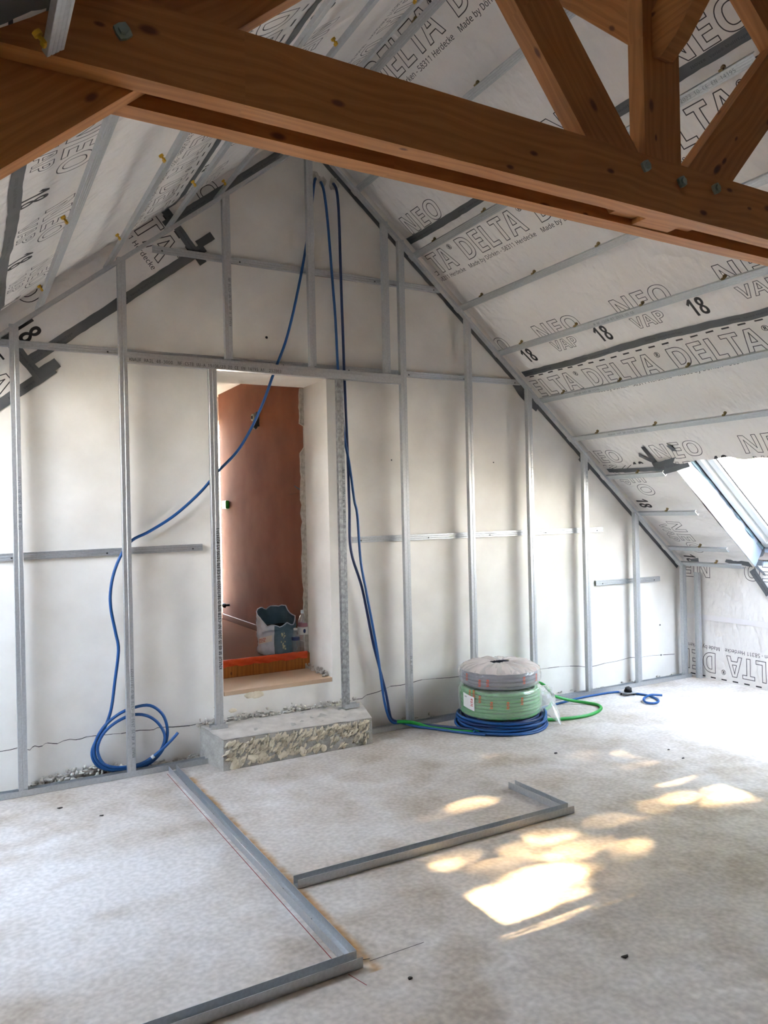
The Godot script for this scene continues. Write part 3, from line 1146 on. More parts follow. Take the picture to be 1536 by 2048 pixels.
# ---------------------------------------------------------------- roof truss
func truss() -> void:
	var o := thing("roof_truss", "brown bolted timber roof truss spanning the room above the camera", "roof truss", Vector3(2.3, 2.65, 3.03))
	var f := func(x: float): return 2.678 - 0.0105 * (x - 0.1)
	for z in [[3.068, 3.134], [2.925, 2.991]]:
		var b := MB.new()
		var yl: float = f.call(0.05)
		var yr: float = f.call(4.1)
		var p := PackedVector2Array([Vector2(0.05, yl + 0.004), Vector2(0.056, yl), Vector2(4.1, yr), Vector2(4.02, yr + 0.19), Vector2(0.286, yl + 0.191), Vector2(0.05, yl + 0.035)])
		var flip := PackedVector2Array()
		# laid along x so that the grain follows the beam
		for q in p:
			flip.append(q)
		grain_prism(b, flip, z[0], z[1], Vector2(1, -0.0105))
		var tie := part("tie_beam", b, M.pine, o)
		if z[0] < 3.0:
			continue
		for q in [Vector2(0.37, 2.774), Vector2(2.147, 2.804), Vector2(2.331, 2.783), Vector2(2.518, 2.793)]:
			bolt_plate(tie, q)
	var zm := [2.995, 3.064]
	var b2 := MB.new()
	grain_prism(b2, PackedVector2Array([Vector2(-1.45, 1.105), Vector2(2.19, 4.185), Vector2(2.205, 4.36), Vector2(-1.45, 1.50)]), zm[0], zm[1], Vector2(1, 0.846))
	part("rafter", b2, M.pine, o)
	b2 = MB.new()
	grain_prism(b2, PackedVector2Array([Vector2(5.75, 1.142), Vector2(5.85, 1.25), Vector2(2.25, 4.36), Vector2(2.24, 4.175)]), zm[0], zm[1], Vector2(1, -0.864))
	part("rafter", b2, M.pine, o)
	b2 = MB.new()
	grain_prism(b2, PackedVector2Array([Vector2(2.228, 2.66), Vector2(2.418, 2.66), Vector2(2.418, 4.02), Vector2(2.228, 4.18)]), zm[0] - 0.002, zm[1] + 0.001, Vector2(0, 1))
	part("king_post", b2, M.pine, o)
	b2 = MB.new()
	grain_prism(b2, PackedVector2Array([Vector2(1.425, 3.54), Vector2(2.11, 2.68), Vector2(2.227, 2.68), Vector2(2.227, 2.852), Vector2(1.565, 3.656)]), zm[0], zm[1], Vector2(1, -1.23))
	part("strut", b2, M.pine, o)
	b2 = MB.new()
	grain_prism(b2, PackedVector2Array([Vector2(3.006, 3.513), Vector2(2.419, 2.848), Vector2(2.419, 2.68), Vector2(2.53, 2.68), Vector2(3.159, 3.38)]), zm[0], zm[1], Vector2(1, 1.12))
	part("strut", b2, M.pine, o)
	# braces that rise from the post towards the ridge on both sides
	b2 = MB.new()
	b2.beam(Vector3(2.31, 3.415, 2.998), Vector3(2.31, 4.17, 2.243), Vector3(0, 1, 1), 0.06, 0.135)
	part("wind_brace", b2, M.pine, o)
	b2 = MB.new()
	b2.extrude(PackedVector2Array([Vector2(3.066, 3.26), Vector2(3.10, 3.243), Vector2(3.17, 3.285), Vector2(3.97, 4.09), Vector2(3.87, 4.18), Vector2(3.066, 3.43)]), Vector3(2.345, 0, 0), Vector3(2.275, 0, 0), Vector3.UP)
	part("wind_brace", b2, M.pine, o)



func bolt_plate(parent: Node3D, q: Vector2) -> void:
	var b := MB.new()
	var oct := PackedVector2Array()
	for k in 8:
		var a := TAU * (k + 0.5) / 8 + 0.15
		var r := 0.019 if k % 2 == 0 else 0.023
		oct.append(Vector2(q.x + cos(a) * r, q.y + sin(a) * r))
	b.prism(oct, 3.1342, 3.144)
	var nut := PackedVector2Array()
	for k in 6:
		nut.append(q + Vector2(cos(TAU * k / 6), sin(TAU * k / 6)) * 0.012)
	b.prism(nut, 3.144, 3.152)
	part("bolt", b, M.bolt, parent)


func grain_prism(b: MB, poly: PackedVector2Array, z0: float, z1: float, along: Vector2) -> void:
	# like prism(), but the texture runs along the given direction on every face
	var d := along.normalized()
	var nrm := Vector2(-d.y, d.x)
	var area := 0.0
	var c := poly.size()
	for i in c:
		area += poly[i].cross(poly[(i + 1) % c])
	var p := poly
	if area < 0:
		p = poly.duplicate()
		p.reverse()
	var shift := Vector2(z0 * 3.7, z0 * 1.9 + d.y)
	for i in c:
		var q := p[i]
		var r := p[(i + 1) % c]
		var k := nrm.dot(q) + 0.17
		b.quad(Vector3(q.x, q.y, z0), Vector3(r.x, r.y, z0), Vector3(r.x, r.y, z1), Vector3(q.x, q.y, z1), shift + Vector2(d.dot(q), k), shift + Vector2(d.dot(r), k), shift + Vector2(d.dot(r), k + z1 - z0), shift + Vector2(d.dot(q), k + z1 - z0))
	var idx := Geometry2D.triangulate_polygon(p)
	for k in range(0, idx.size(), 3):
		var t := [p[idx[k]], p[idx[k + 1]], p[idx[k + 2]]]
		if (t[1] - t[0]).cross(t[2] - t[0]) < 0:
			t = [t[0], t[2], t[1]]
		var uv := []
		for q in t:
			uv.append(shift + Vector2(d.dot(q), nrm.dot(q)))
		b.tri(Vector3(t[0].x, t[0].y, z1), Vector3(t[1].x, t[1].y, z1), Vector3(t[2].x, t[2].y, z1), uv[0], uv[1], uv[2])
		b.tri(Vector3(t[0].x, t[0].y, z0), Vector3(t[2].x, t[2].y, z0), Vector3(t[1].x, t[1].y, z0), uv[0], uv[2], uv[1])


# ---------------------------------------------------------------- lining frame in front of the gable
func rail_y(x: float) -> float:
	return top_at(x, 0.0)


func stud(x: float, y0: float, y1: float, label: String, group: String, txt := "", ty := 0.0, ink: Material = null, top := 0.0, m: Material = null) -> Node3D:
	var o := thing("metal_stud", label, "stud", Vector3(x, y0, STUD_Z), group)
	var b := MB.new()
	b.extrude(channel(0.050, 0.036, 0.006, 1), Vector3(x, y0, STUD_Z), Vector3(x, y1, STUD_Z), Vector3(0, 0, 1))
	part("profile", b, m if m else M.zinc, o)
	if txt:
		lettering(txt, 0.016, Vector3(x + 0.012, ty, STUD_Z + 0.0008), Vector3.UP, Vector3.LEFT, ink if ink else M.ink_pale, o, mono)
	return o


func wall_rail(x0: float, x1: float, y0: float, y1: float, label: String) -> void:
	var o := thing("wall_rail", label, "rail", Vector3((x0 + x1) / 2, minf(y0, y1), 0.0), "horizontal metal rails fixed to the gable")
	var b := MB.new()
	b.extrude(channel(0.044, 0.020, 0.0, 2), Vector3(x0, y0, 0.021), Vector3(x1, y1, 0.021), Vector3(0, 0, 1))
	part("profile", b, M.zinc, o)
	var n := maxi(2, int((x1 - x0) / 0.42))
	for k in n:
		var f := (k + 0.12) / (n - 0.76)
		if f > 1.0:
			continue
		b = MB.new()
		b.blob(Vector3(lerpf(x0, x1, f), lerpf(y0, y1, f) - 0.007, 0.0215), Vector3(0.006, 0.006, 0.003), k, 0.05, 4, 8)
		part("screw", b, M.steel_dark, o)


func wall_frame() -> void:
	# rails on the wall behind the studs
	wall_rail(-1.4, 0.905, 2.648, 2.652, "upper wall rail from the photo's left edge to the stud left of the doorway")
	wall_rail(0.93, 4.11, 2.650, 2.660, "long wall rail just above the lintel, running right to the sloping tape")
	wall_rail(1.127, 3.334, 3.334, 3.333, "highest wall rail, crossing below the three conduit holes")
	wall_rail(-1.4, 1.413, 1.372, 1.402, "wall rail at mid height left of the doorway")
	wall_rail(2.52, 5.0, 1.410, 1.414, "wall rail at mid height right of the doorway")
	wall_rail(4.904, 5.707, 0.943, 0.935, "short low wall rail near the right corner")
	# studs
	var g := "vertical metal studs in front of the gable"
	stud(0.307, 0.014, rail_y(0.307), "leftmost full-height metal stud, near the left edge of the photo", g, "R0 M 48-35 2690 NF-CSTB", 1.55)
	stud(0.917, 0.014, rail_y(0.917), "metal stud that passes in front of the hanging blue conduit loop", g, "KNAUF M 48-35 2690 NF-CSTB MN D 18/7/2023", 0.12, M.ink_pale)
	var o := stud(1.478, 0.236, 2.572, "metal stud at the left side of the doorway with bold black lettering", g, "", 0.0)
	lettering("KNAUF M 48-35 2690 NF-CSTB MN D 18/7/2023 15 CE EN 14195 A1 #231311", 0.021, Vector3(1.491, 0.60, STUD_Z + 0.0009), Vector3.UP, Vector3.LEFT, M.ink, o, bold, 0.90)
	stud(2.403, 0.236, 2.572, "worn metal stud at the right side of the doorway standing on the step", g, "NF-CSTB MN D 18/7/2023 15 CE EN", 1.5, M.ink, 0.0, M.zinc_worn)
	stud(2.932, 0.014, rail_y(2.932) , "metal stud at the right end of the lintel rail", g, "KNAUF M 48", 0.4)
	stud(3.530, 0.014, rail_y(3.530), "metal stud directly behind the stacked conduit coils", g)
	stud(4.127, 0.014, rail_y(4.127), "metal stud whose foot shows just right of the stacked conduit coils", g, "KNAUF M 48-35 2690 NF-CSTB MN D 18/7/2023 15", 1.5)
	stud(4.727, 0.014, rail_y(4.727), "metal stud crossing the right end of the mid-height wall rail", g, "KNAUF M 48-35", 1.75)
	stud(5.325, 0.014, rail_y(5.325), "metal stud crossing the short low wall rail", g)
	stud(5.930, 0.014, rail_y(5.930), "shortest metal stud, last one before the knee wall", g)
	stud(1.594, 2.645, rail_y(1.594), "short metal stud standing on the left part of the lintel rail", g, "KNAUF M 48-35 NF-CSTB MN", 2.86)
	stud(2.200, 2.640, rail_y(2.200), "short metal stud on the lintel rail beside the conduit holes", g)
	stud(2.797, 2.638, rail_y(2.797), "short metal stud near the right end of the lintel rail", g)
	# lintel over the doorway
	o = thing("lintel_rail", "printed metal rail forming the lintel above the doorway", "rail", Vector3(1.93, 2.57, STUD_Z))
	var b := MB.new()
	b.extrude(PackedVector2Array([Vector2(-0.032, -0.045), Vector2(-0.0305, -0.045), Vector2(-0.0305, -0.0015), Vector2(0.0305, -0.0055), Vector2(0.0305, -0.049), Vector2(0.032, -0.049), Vector2(0.032, -0.004), Vector2(0.011, -0.004), Vector2(0.0095, 0.0), Vector2(-0.032, 0.0)]), Vector3(0.925, 2.604, STUD_Z + 0.004), Vector3(2.925, 2.592, STUD_Z + 0.004), Vector3(0, 0, 1))
	part("profile", b, M.zinc, o)
	lettering("KNAUF RAIL 48-3000  NF-CSTB UU-A 19/06/23 20 CE EN 14195 A1  232003", 0.019, Vector3(0.95, 2.590, STUD_Z + 0.005), Vector3(2.0, -0.012, 0), Vector3.UP, M.ink, o, mono, 0.94)
	# edge rails along the slopes, the channels rest on them
	b = MB.new()
	b.extrude(PackedVector2Array([Vector2(-0.02, 0), Vector2(0.02, 0), Vector2(0.02, 0.0016), Vector2(-0.0184, 0.0016), Vector2(-0.0184, 0.022), Vector2(-0.02, 0.022)]), rp(-0.05, 0.095, -0.022), rp(4.87, 0.095, -0.022), nr())
	lone("edge_rail", b, M.zinc, "sloping metal edge rail along the right roof slope", "rail")
	b = MB.new()
	b.extrude(PackedVector2Array([Vector2(-0.02, 0), Vector2(0.02, 0), Vector2(0.02, 0.0016), Vector2(0.0216, 0.022), Vector2(0.02, 0.022), Vector2(0.0184, 0.0016), Vector2(-0.02, 0.0016)]), lp(-0.05, 0.095, -0.022), lp(4.5, 0.095, -0.022), nl())
	lone("edge_rail", b, M.zinc, "sloping metal edge rail along the left roof slope", "rail")
	# floor tracks of the frame and the two feet on the step
	b = MB.new()
	b.extrude(channel(0.05, 0.036, 0.0, 0), Vector3(-1.5, 0.001, STUD_Z - 0.024), Vector3(1.425, 0.001, STUD_Z - 0.024), Vector3.DOWN)
	lone("floor_track", b, M.zinc, "metal floor track along the gable left of the concrete step", "track")
	b = MB.new()
	b.extrude(channel(0.05, 0.036, 0.0, 0), Vector3(2.515, 0.001, STUD_Z - 0.024), Vector3(6.0, 0.001, STUD_Z - 0.024), Vector3.DOWN)
	lone("floor_track", b, M.zinc, "metal floor track along the gable right of the concrete step", "track")
	for q in [[1.42, 1.53, "short piece of metal track under the left door stud"], [2.385, 2.50, "short piece of metal track under the right door stud"]]:
		b = MB.new()
		b.extrude(channel(0.052, 0.03, 0.0, 0), Vector3(q[0], 0.2135, STUD_Z - 0.022), Vector3(q[1], 0.2125, STUD_Z - 0.022), Vector3.DOWN)
		lone("track_foot", b, M.zinc, q[2], "track")
	# first stud of the knee wall lining
	b = MB.new()
	b.extrude(channel(0.048, 0.036, 0.006, 1), Vector3(6.005, 0.002, 0.175), Vector3(6.005, 0.985, 0.175), Vector3(-1, 0, 0))
	lone("metal_stud", b, M.zinc, "metal stud standing against the knee wall in the far right corner", "stud")


# ---------------------------------------------------------------- channels under the slopes
func ceiling_channel(left: bool, s: float, z0: float, z1: float, label: String, group: String, clips: Array, txt := "", tz := 0.0) -> Node3D:
	var n := nl() if left else nr()
	var o := thing("ceiling_channel", label, "channel", slope_point(left, s, z0, 0.0), group)
	var b := MB.new()
	b.extrude(channel(0.048, 0.018, 0.005, 3), slope_point(left, s, z0, 0.0), slope_point(left, s, z1, 0.0), -n)
	part("profile", b, M.zinc, o)
	for z in clips:
		b = MB.new()
		var k := s + 0.026 if left else s - 0.027
		var foot := slope_point(left, k, z, 0.006)
		var head := slope_point(left, k, z, 0.040)
		b.tube(PackedVector3Array([foot, foot.lerp(head, 0.5), head]), 0.005, 8)
		b.beam(slope_point(left, k, z - 0.011, 0.014), slope_point(left, k, z + 0.011, 0.014), n, 0.011, 0.014, 0.002)
		b.tube(PackedVector3Array([head - n * 0.010, head]), 0.011, 10)
		part("hanger_clip", b, M.yellow if left else M.olive, o)
	if txt:
		var d := Vector3(0, 0, -1) if left else Vector3(0, 0, 1)
		var up := Vector3(cos(ANG_L), sin(ANG_L), 0) if left else Vector3(-cos(ANG_R), sin(ANG_R), 0)
		lettering(txt, 0.017, slope_point(left, s, tz, -0.0009), d, up, M.ink_pale, o, mono, 1.1)
	return o


func ceiling_channels() -> void:
	var g := "ceiling channels under the right roof slope"
	var cl := [0.38, 0.98, 1.58, 2.18, 2.78]
	ceiling_channel(false, 0.0, 0.035, 2.94, "ceiling channel closest to the ridge on the right slope", g, [0.6, 1.5, 2.4])
	ceiling_channel(false, 0.46, 0.035, 2.94, "second ceiling channel below the ridge on the right slope", g, cl)
	ceiling_channel(false, 1.09, 0.035, 2.94, "ceiling channel just below the upper tape on the right slope", g, cl, "12-07 2023 10 CE EN 14195", 2.45)
	ceiling_channel(false, 1.63, 0.035, 2.94, "ceiling channel under the upper made-by lettering on the right slope", g, cl)
	ceiling_channel(false, 2.12, 0.035, 2.94, "ceiling channel just above the row of bold 18 numerals", g, cl, "M NF-CSTB 07 2023 10 CE", 1.15)
	ceiling_channel(false, 2.67, 0.035, 2.94, "ceiling channel crossing the lower row of large outlined letters", g, cl, "KNAUF F47 NF-CSTB", 0.5)
	ceiling_channel(false, 3.14, 0.035, 2.94, "lowest long ceiling channel, above the roof window", g, cl, "KNAUF F47 NF-CSTB 07 2023", 0.5)
	var g2 := "short ceiling channels beside the roof window"
	ceiling_channel(false, 3.64, 0.035, 0.722, "uppermost short channel beside the roof window", g2, [0.45])
	ceiling_channel(false, 4.137, 0.035, 0.722, "second short channel down beside the roof window", g2, [0.42])
	ceiling_channel(false, 4.632, 0.035, 0.722, "third short channel down beside the roof window", g2, [0.45])
	ceiling_channel(false, 4.862, 0.035, 0.735, "lowest short channel at the top of the knee wall", g2, [0.48])
	var g3 := "ceiling channels under the left roof slope"
	ceiling_channel(true, 0.28, 0.035, 2.94, "ceiling channel closest to the ridge on the left slope", g3, [0.9, 1.9])
	ceiling_channel(true, 0.85, 0.035, 2.94, "second ceiling channel below the ridge on the left slope", g3, [0.30, 0.90, 1.94])
	ceiling_channel(true, 1.27, 0.035, 2.94, "third ceiling channel below the ridge on the left slope", g3, [0.79, 1.95])
	ceiling_channel(true, 1.75, 0.035, 2.94, "fourth ceiling channel below the ridge on the left slope, beside a blank band", g3, [0.60, 1.66])
	ceiling_channel(true, 2.25, 0.035, 2.94, "lowest ceiling channel in view on the left slope", g3, [0.50, 1.58])
	ceiling_channel(true, 2.55, 3.145, 6.6, "near ceiling channel whose cut end hangs beside the truss at top left", "", [3.185, 4.2], "8 0 2023 10 CE", 3.9)


# ---------------------------------------------------------------- tape
func strip(called: String, label: String, centre: Callable, side: Callable, count: int, wide: float, group := "", m: Material = null, parent: Node3D = null) -> Node3D:
	var b := MB.new()
	var g := [PackedVector3Array(), PackedVector3Array()]
	var run := PackedFloat32Array()
	var length := 0.0
	var before := Vector3.ZERO
	for k in count + 1:
		var f := float(k) / count
		var c: Vector3 = centre.call(f)
		var s: Vector3 = side.call(f)
		if k:
			length += c.distance_to(before)
		before = c
		run.append(length)
		var w0 := wide / 2 + 0.004 * wr.get_noise_2d(length * 900.0, c.x * 300.0)
		var w1 := wide / 2 + 0.004 * wr.get_noise_2d(length * 900.0, 900.0 + c.x * 300.0)
		g[0].append(c + s * w0)
		g[1].append(c - s * w1)
	b.sheet(g, func(i, j): return Vector2(run[j] / 0.64, 0.02 + 0.96 * i))
	if parent:
		return part(called, b, m if m else M.tape, parent)
	return lone(called, b, m if m else M.tape, label, "tape", group)


func straight(a: Vector3, c: Vector3) -> Callable:
	return func(f): return a.lerp(c, f)


func always(v: Vector3) -> Callable:
	return func(_f): return v


func tapes() -> void:
	var up_r := Vector3(-cos(ANG_R), sin(ANG_R), 0)
	var up_l := Vector3(cos(ANG_L), sin(ANG_L), 0)
	strip("sealing_tape", "upper grey tape seam across the right roof slope", func(f): return on_right(1.0 + 0.006 * sin(f * 19.0), f * 6.6 + 0.01, 0.004), always(up_r), 160, 0.058, "grey tape seams between membrane sheets")
	strip("sealing_tape", "grey tape seam on the right slope between the bold numerals and the dashed line", func(f): return on_right(2.432 + 0.008 * sin(f * 23.0) + 0.01 * exp(-f * 30.0), f * 6.6 + 0.01, 0.005), always(up_r), 160, 0.058, "grey tape seams between membrane sheets")
	strip("sealing_tape", "lowest grey tape seam in view on the left roof slope", func(f): return on_left(2.478 + 0.008 * sin(f * 31.0), lerpf(6.6, 0.02, f), 0.005), always(up_l), 160, 0.062, "grey tape seams between membrane sheets")
	strip("sealing_tape", "grey tape seam high on the left roof slope behind the channels", func(f): return on_left(1.15 + 0.006 * sin(f * 31.0), lerpf(6.6, 0.02, f), 0.004), always(up_l), 160, 0.058, "grey tape seams between membrane sheets")
	# along the gable, right slope: on the wall just under the sheet
	var on_wall_r := func(s: float, t: float, z: float): return rp(s, z, SHEET - t)
	var o := thing("sealing_tape", "long dark tape sealing the right slope's membrane to the gable", "tape", rp(4.9, 0.0, 0.04))
	strip("strip", "", func(f): return on_wall_r.call(lerpf(-0.08, 4.93, f), 0.082, 0.004), always(nr()), 120, 0.076, "", null, o)
	strip("strip", "", func(f): return on_wall_r.call(lerpf(2.40, 2.74, f), 0.105 + 0.02 * sin(f * PI), 0.0055), always(nr()), 12, 0.085, "", M.tape_plain, o)
	strip("strip", "", func(f): return on_wall_r.call(lerpf(3.35, 3.50, f), 0.118, 0.0055), always(nr()), 6, 0.06, "", M.tape_plain, o)
	# along the gable, left slope, in three steps with cross pieces
	var on_wall_l := func(s: float, t: float, z: float): return lp(s, z, SHEET - t)
	o = thing("sealing_tape", "stepped dark tape sealing the left membrane flap to the gable", "tape", lp(2.6, 0.0, -0.3))
	strip("strip", "", func(f): return on_wall_l.call(lerpf(1.26, -0.05, f), 0.080, 0.006), always(nl()), 40, 0.058, "", null, o)
	strip("strip", "", func(f): return on_wall_l.call(lerpf(2.52, 1.12, f), 0.318, 0.006), always(nl()), 40, 0.060, "", null, o)
	strip("strip", "", func(f): return on_wall_l.call(lerpf(3.4, 2.40, f), 0.428, 0.006), always(nl()), 30, 0.060, "", null, o)
	strip("strip", "", func(f): return on_wall_l.call(1.195, lerpf(0.0, 0.40, f), 0.0075), always(-up_l), 14, 0.056, "", null, o)
	strip("strip", "", func(f): return on_wall_l.call(lerpf(1.15, 1.02, f), 0.285, 0.0085), always(nl()), 4, 0.055, "", M.tape_plain, o)
	strip("strip", "", func(f): return on_wall_l.call(2.50, lerpf(0.10, 0.44, f), 0.0075), always(-up_l), 14, 0.060, "", null, o)
	strip("strip", "", func(f): return on_wall_l.call(lerpf(2.50, 2.36, f), 0.41, 0.0085), always(nl()), 4, 0.062, "", M.tape_plain, o)
	strip("strip", "", func(f): return on_left(1.195, lerpf(0.12, 0.003, f), 0.004), always(-up_l), 4, 0.056, "", null, o)
	# round the roof window
	o = thing("sealing_tape", "ragged grey tape pieces at the upper left corner of the roof window", "tape", rp(3.66, 0.5, 0.1))
	strip("strip", "", func(f): return on_right(3.655 + 0.025 * f * f, lerpf(0.03, 0.66, f), 0.006), always(up_r), 24, 0.050, "", null, o)
	strip("strip", "", func(f): return on_right(lerpf(3.40, 3.68, f), lerpf(0.62, 0.60, f), 0.008), always(Vector3(0, 0, 1)), 10, 0.045, "", M.tape_plain, o)
	strip("strip", "", func(f): return on_right(lerpf(3.42, 3.60, f), lerpf(0.86, 0.90, f), 0.012), always(Vector3(0, 0, 1)), 10, 0.045, "", M.tape_plain, o)
	strip("strip", "", func(f): return on_right(lerpf(3.66, 3.60, f), lerpf(0.56, 0.92, f), 0.014 + 0.02 * sin(f * PI)), always((up_r + Vector3(0, 0, 0.25)).normalized()), 10, 0.15, "", null, o)
	strip("strip", "", func(f): return on_right(lerpf(3.48, 3.66, f), lerpf(0.52, 0.66, f), 0.010), always((up_r + Vector3(0, 0, 0.6)).normalized()), 8, 0.05, "", M.tape_plain, o)
	strip("sealing_tape", "blue-grey tape running down the side of the roof window frame", func(f): return rp(lerpf(3.61, 4.97, f), 0.757 + 0.004 * sin(f * 40.0), 0.300 - 0.01 * sin(f * 9.0)), always(nr()), 60, 0.055, "", M.tape_pale)
	o = thing("sealing_tape", "dark tape gusset at the roof window's lower corner with a tail down the wall", "tape", Vector3(6.06, 0.85, 0.75))
	var b := MB.new()
	var c0 := rp(4.985, 0.735, SHEET - 0.01)
	var c1 := rp(4.95, 0.76, 0.31)
	var c2 := Vector3(KNEE_X - 0.012, 0.985, 0.84)
	var mid := (c0 + c1 + c2) / 3 + Vector3(-0.01, 0, 0.012)
	for t in [[c0, c2], [c2, c1], [c1, c0]]:
		b.tri(t[0], t[1], mid)
	b.tri(c0 + Vector3(-0.004, 0.03, -0.01), c0, c1)
	part("gusset", b, M.tape_plain, o)
	strip("strip", "", straight(Vector3(KNEE_X - 0.016, 1.035, 0.715), Vector3(KNEE_X - 0.022, 0.83, 0.875)), always(Vector3(0, 0.55, 0.83).normalized()), 8, 0.060, "", null, o)
	# under the lowest short channel, along the top of the knee wall
	strip("sealing_tape", "dark tape along the top of the knee wall behind the lowest short channel", func(f): return rp(4.955 - 0.05 * sin(f * PI), lerpf(0.10, 0.72, f), SHEET - 0.014 - 0.004 * sin(f * PI)), always(up_r), 12, 0.075)
	# at the truss, top left
	strip("sealing_tape", "black tape sealing the membrane round the truss at the top left corner", func(f): return on_left(lerpf(2.28, 2.95, f), 3.20, 0.006), always(Vector3(0, 0, 1)), 20, 0.11, "", M.tape_plain)


# ---------------------------------------------------------------- tracks lying on the floor
func floor_track(a: Vector3, c: Vector3, label: String, holes: Array) -> void:
	var o := thing("floor_track", label, "track", Vector3((a.x + c.x) / 2, 0, (a.z + c.z) / 2), "metal tracks marking partitions on the bare floor")
	var b := MB.new()
	b.extrude(channel(0.05, 0.038, 0.0, 0), a + Vector3(0, 0.001, 0), c + Vector3(0, 0.001, 0), Vector3.DOWN)
	part("profile", b, M.zinc, o)
	for f in holes:
		b = MB.new()
		b.blob(a.lerp(c, f) + Vector3(0, 0.0035, 0), Vector3(0.007, 0.003, 0.007), 2, 0.1, 4, 8)
		part("fixing_pin", b, M.steel_dark, o)


func floor_tracks() -> void:
	floor_track(Vector3(1.158, 0, 0.14), Vector3(1.196, 0, 2.572), "long metal floor track running from the gable towards the camera", [0.04, 0.12, 0.34, 0.52, 0.74, 0.86])
	floor_track(Vector3(1.221, 0, 2.600), Vector3(-0.9, 0, 2.640), "near metal floor track running out of the photo at lower left", [0.3, 0.55])
	floor_track(Vector3(1.245, 0, 1.950), Vector3(2.812, 0, 1.948), "metal floor track parallel to the gable in the middle of the floor", [0.3, 0.7])
	floor_track(Vector3(2.786, 0, 1.922), Vector3(2.772, 0, 1.50), "short return of metal floor track at right of the middle track", [0.9])


# ---------------------------------------------------------------- doorway, step and the hall behind
func doorway() -> void:
	var o := thing("concrete_step", "rough concrete step smeared with mortar in front of the doorway", "step", Vector3(1.96, 0, 0.155))
	var b := MB.new()
	hexa(b, [Vector3(1.433, 0, 0.312), Vector3(2.498, 0, 0.306), Vector3(2.560, 0, 0.002), Vector3(1.372, 0, 0.002), Vector3(1.440, 0.190, 0.305), Vector3(2.500, 0.176, 0.302), Vector3(2.562, 0.218, 0.002), Vector3(1.376, 0.222, 0.002)])
	part("block", b, M.concrete, o)
	b = MB.new()
	var gt := []
	for i in 9:
		var row := PackedVector3Array()
		for j in 41:
			var fx := j / 40.0
			var fz := i / 8.0
			var front := Vector3(1.440, 0.190, 0.306).lerp(Vector3(2.500, 0.176, 0.303), fx)
			var back := Vector3(1.376, 0.222, 0.004).lerp(Vector3(2.562, 0.218, 0.004), fx)
			var q := front.lerp(back, fz)
			row.append(q + Vector3(0, 0.0035 + 0.006 * wr.get_noise_2d(fx * 900.0, fz * 300.0), 0.004 * wr.get_noise_2d(fx * 2000.0, 77.0) * (1.0 - fz)))
		gt.append(row)
	b.sheet(gt, func(i, j): return Vector2(j / 40.0, i / 8.0))
	part("dusty_top", b, M.mortar_grey, o)
	var shapes := []
	for k in 7:
		var d := MB.new()
		if k < 4:
			d.blob(Vector3.ZERO, Vector3(rng.randf_range(0.010, 0.024), rng.randf_range(0.005, 0.009), 0.009), 40 + k, 1.1, 5, 9)
		else:
			d.blob(Vector3.ZERO, Vector3(rng.randf_range(0.022, 0.034), rng.randf_range(0.016, 0.024), 0.008), 40 + k, 0.5, 5, 10)
		shapes.append(d.mesh(Vector3.ZERO, M.mortar))
	for k in 270:
		var flat := k > 250
		var x := rng.randf_range(1.46, 2.475)
		var y := rng.randf_range(0.02, 0.165)
		if flat:
			x = rng.randf_range(1.47, 1.75) if k < 262 else rng.randf_range(1.8, 2.3)
			y = rng.randf_range(0.025, 0.06)
		if rng.randf() < 0.35 and not flat:
			y = rng.randf_range(0.10, 0.165)
		var mi := MeshInstance3D.new()
		mi.name = "mortar_dab"
		mi.mesh = shapes[4 + k % 3 if flat else k % 4]
		o.add_child(mi, true)
		mi.transform = Transform3D(Basis(Vector3(0, 0, 1), rng.randf_range(0.2, 1.4) if not flat else rng.randf_range(0, 3.0)).scaled_local(Vector3.ONE * rng.randf_range(0.7, 1.3)), Vector3(x, y, 0.3115 - y * 0.035 - (x - 1.433) * 0.005) - o.position)
	# threshold board
	b = MB.new()
	hexa(b, [Vector3(1.545, 0.396, -0.002), Vector3(2.34, 0.396, 0.0), Vector3(2.34, 0.396, -0.40), Vector3(1.545, 0.396, -0.40), Vector3(1.545, 0.424, 0.003), Vector3(2.34, 0.426, 0.004), Vector3(2.34, 0.428, -0.40), Vector3(1.545, 0.428, -0.40)])
	lone("door_sill", b, M.dusty_board, "dusty wooden threshold board in the doorway opening", "sill")
	# torn plaster along the far edge of the right jamb
	b = MB.new()
	var edge := PackedVector2Array([Vector2(0.43, 0.0)])
	var y2 := 0.43
	while y2 < 2.56:
		y2 += rng.randf_range(0.02, 0.07)
		var wd := 0.028 + 0.016 * rng.randf()
		if y2 > 2.1 and y2 < 2.3:
			wd = 0.004
		edge.append(Vector2(y2, wd))
	edge.append(Vector2(2.575, 0.0))
	for i in edge.size() - 1:
		var p := edge[i]
		var q := edge[i + 1]
		var hx := 2.350
		hexa(b, [Vector3(hx - p.y, p.x, -0.425), Vector3(hx, p.x, -0.425), Vector3(hx, p.x, -0.445), Vector3(hx - p.y, p.x, -0.445), Vector3(hx - q.y, q.x, -0.425), Vector3(hx, q.x, -0.425), Vector3(hx, q.x, -0.445), Vector3(hx - q.y, q.x, -0.445)])
	var t := struct("trim_1", b, M.rough_plaster)
	t.position = Vector3(0, 0, 0)
	b = MB.new()
	for i in 40:
		b.blob(Vector3(2.335 - 0.05 * rng.randf() * rng.randf(), 0.43 + 0.05 * rng.randf() * rng.randf(), rng.randf_range(-0.42, -0.02)), Vector3(0.012, 0.01, 0.014), 900 + i, 0.4, 3, 6)
	stuff(part("broken_plaster", b, M.rough_plaster, t))
	# hall: walls, floor, ceiling
	b = MB.new()
	b.box(Vector3(2.38, 0.2, -2.72), Vector3(2.55, 3.0, -0.42))
	var hall := struct("wall_hall_side", b, M.brown_wall)
	b = MB.new()
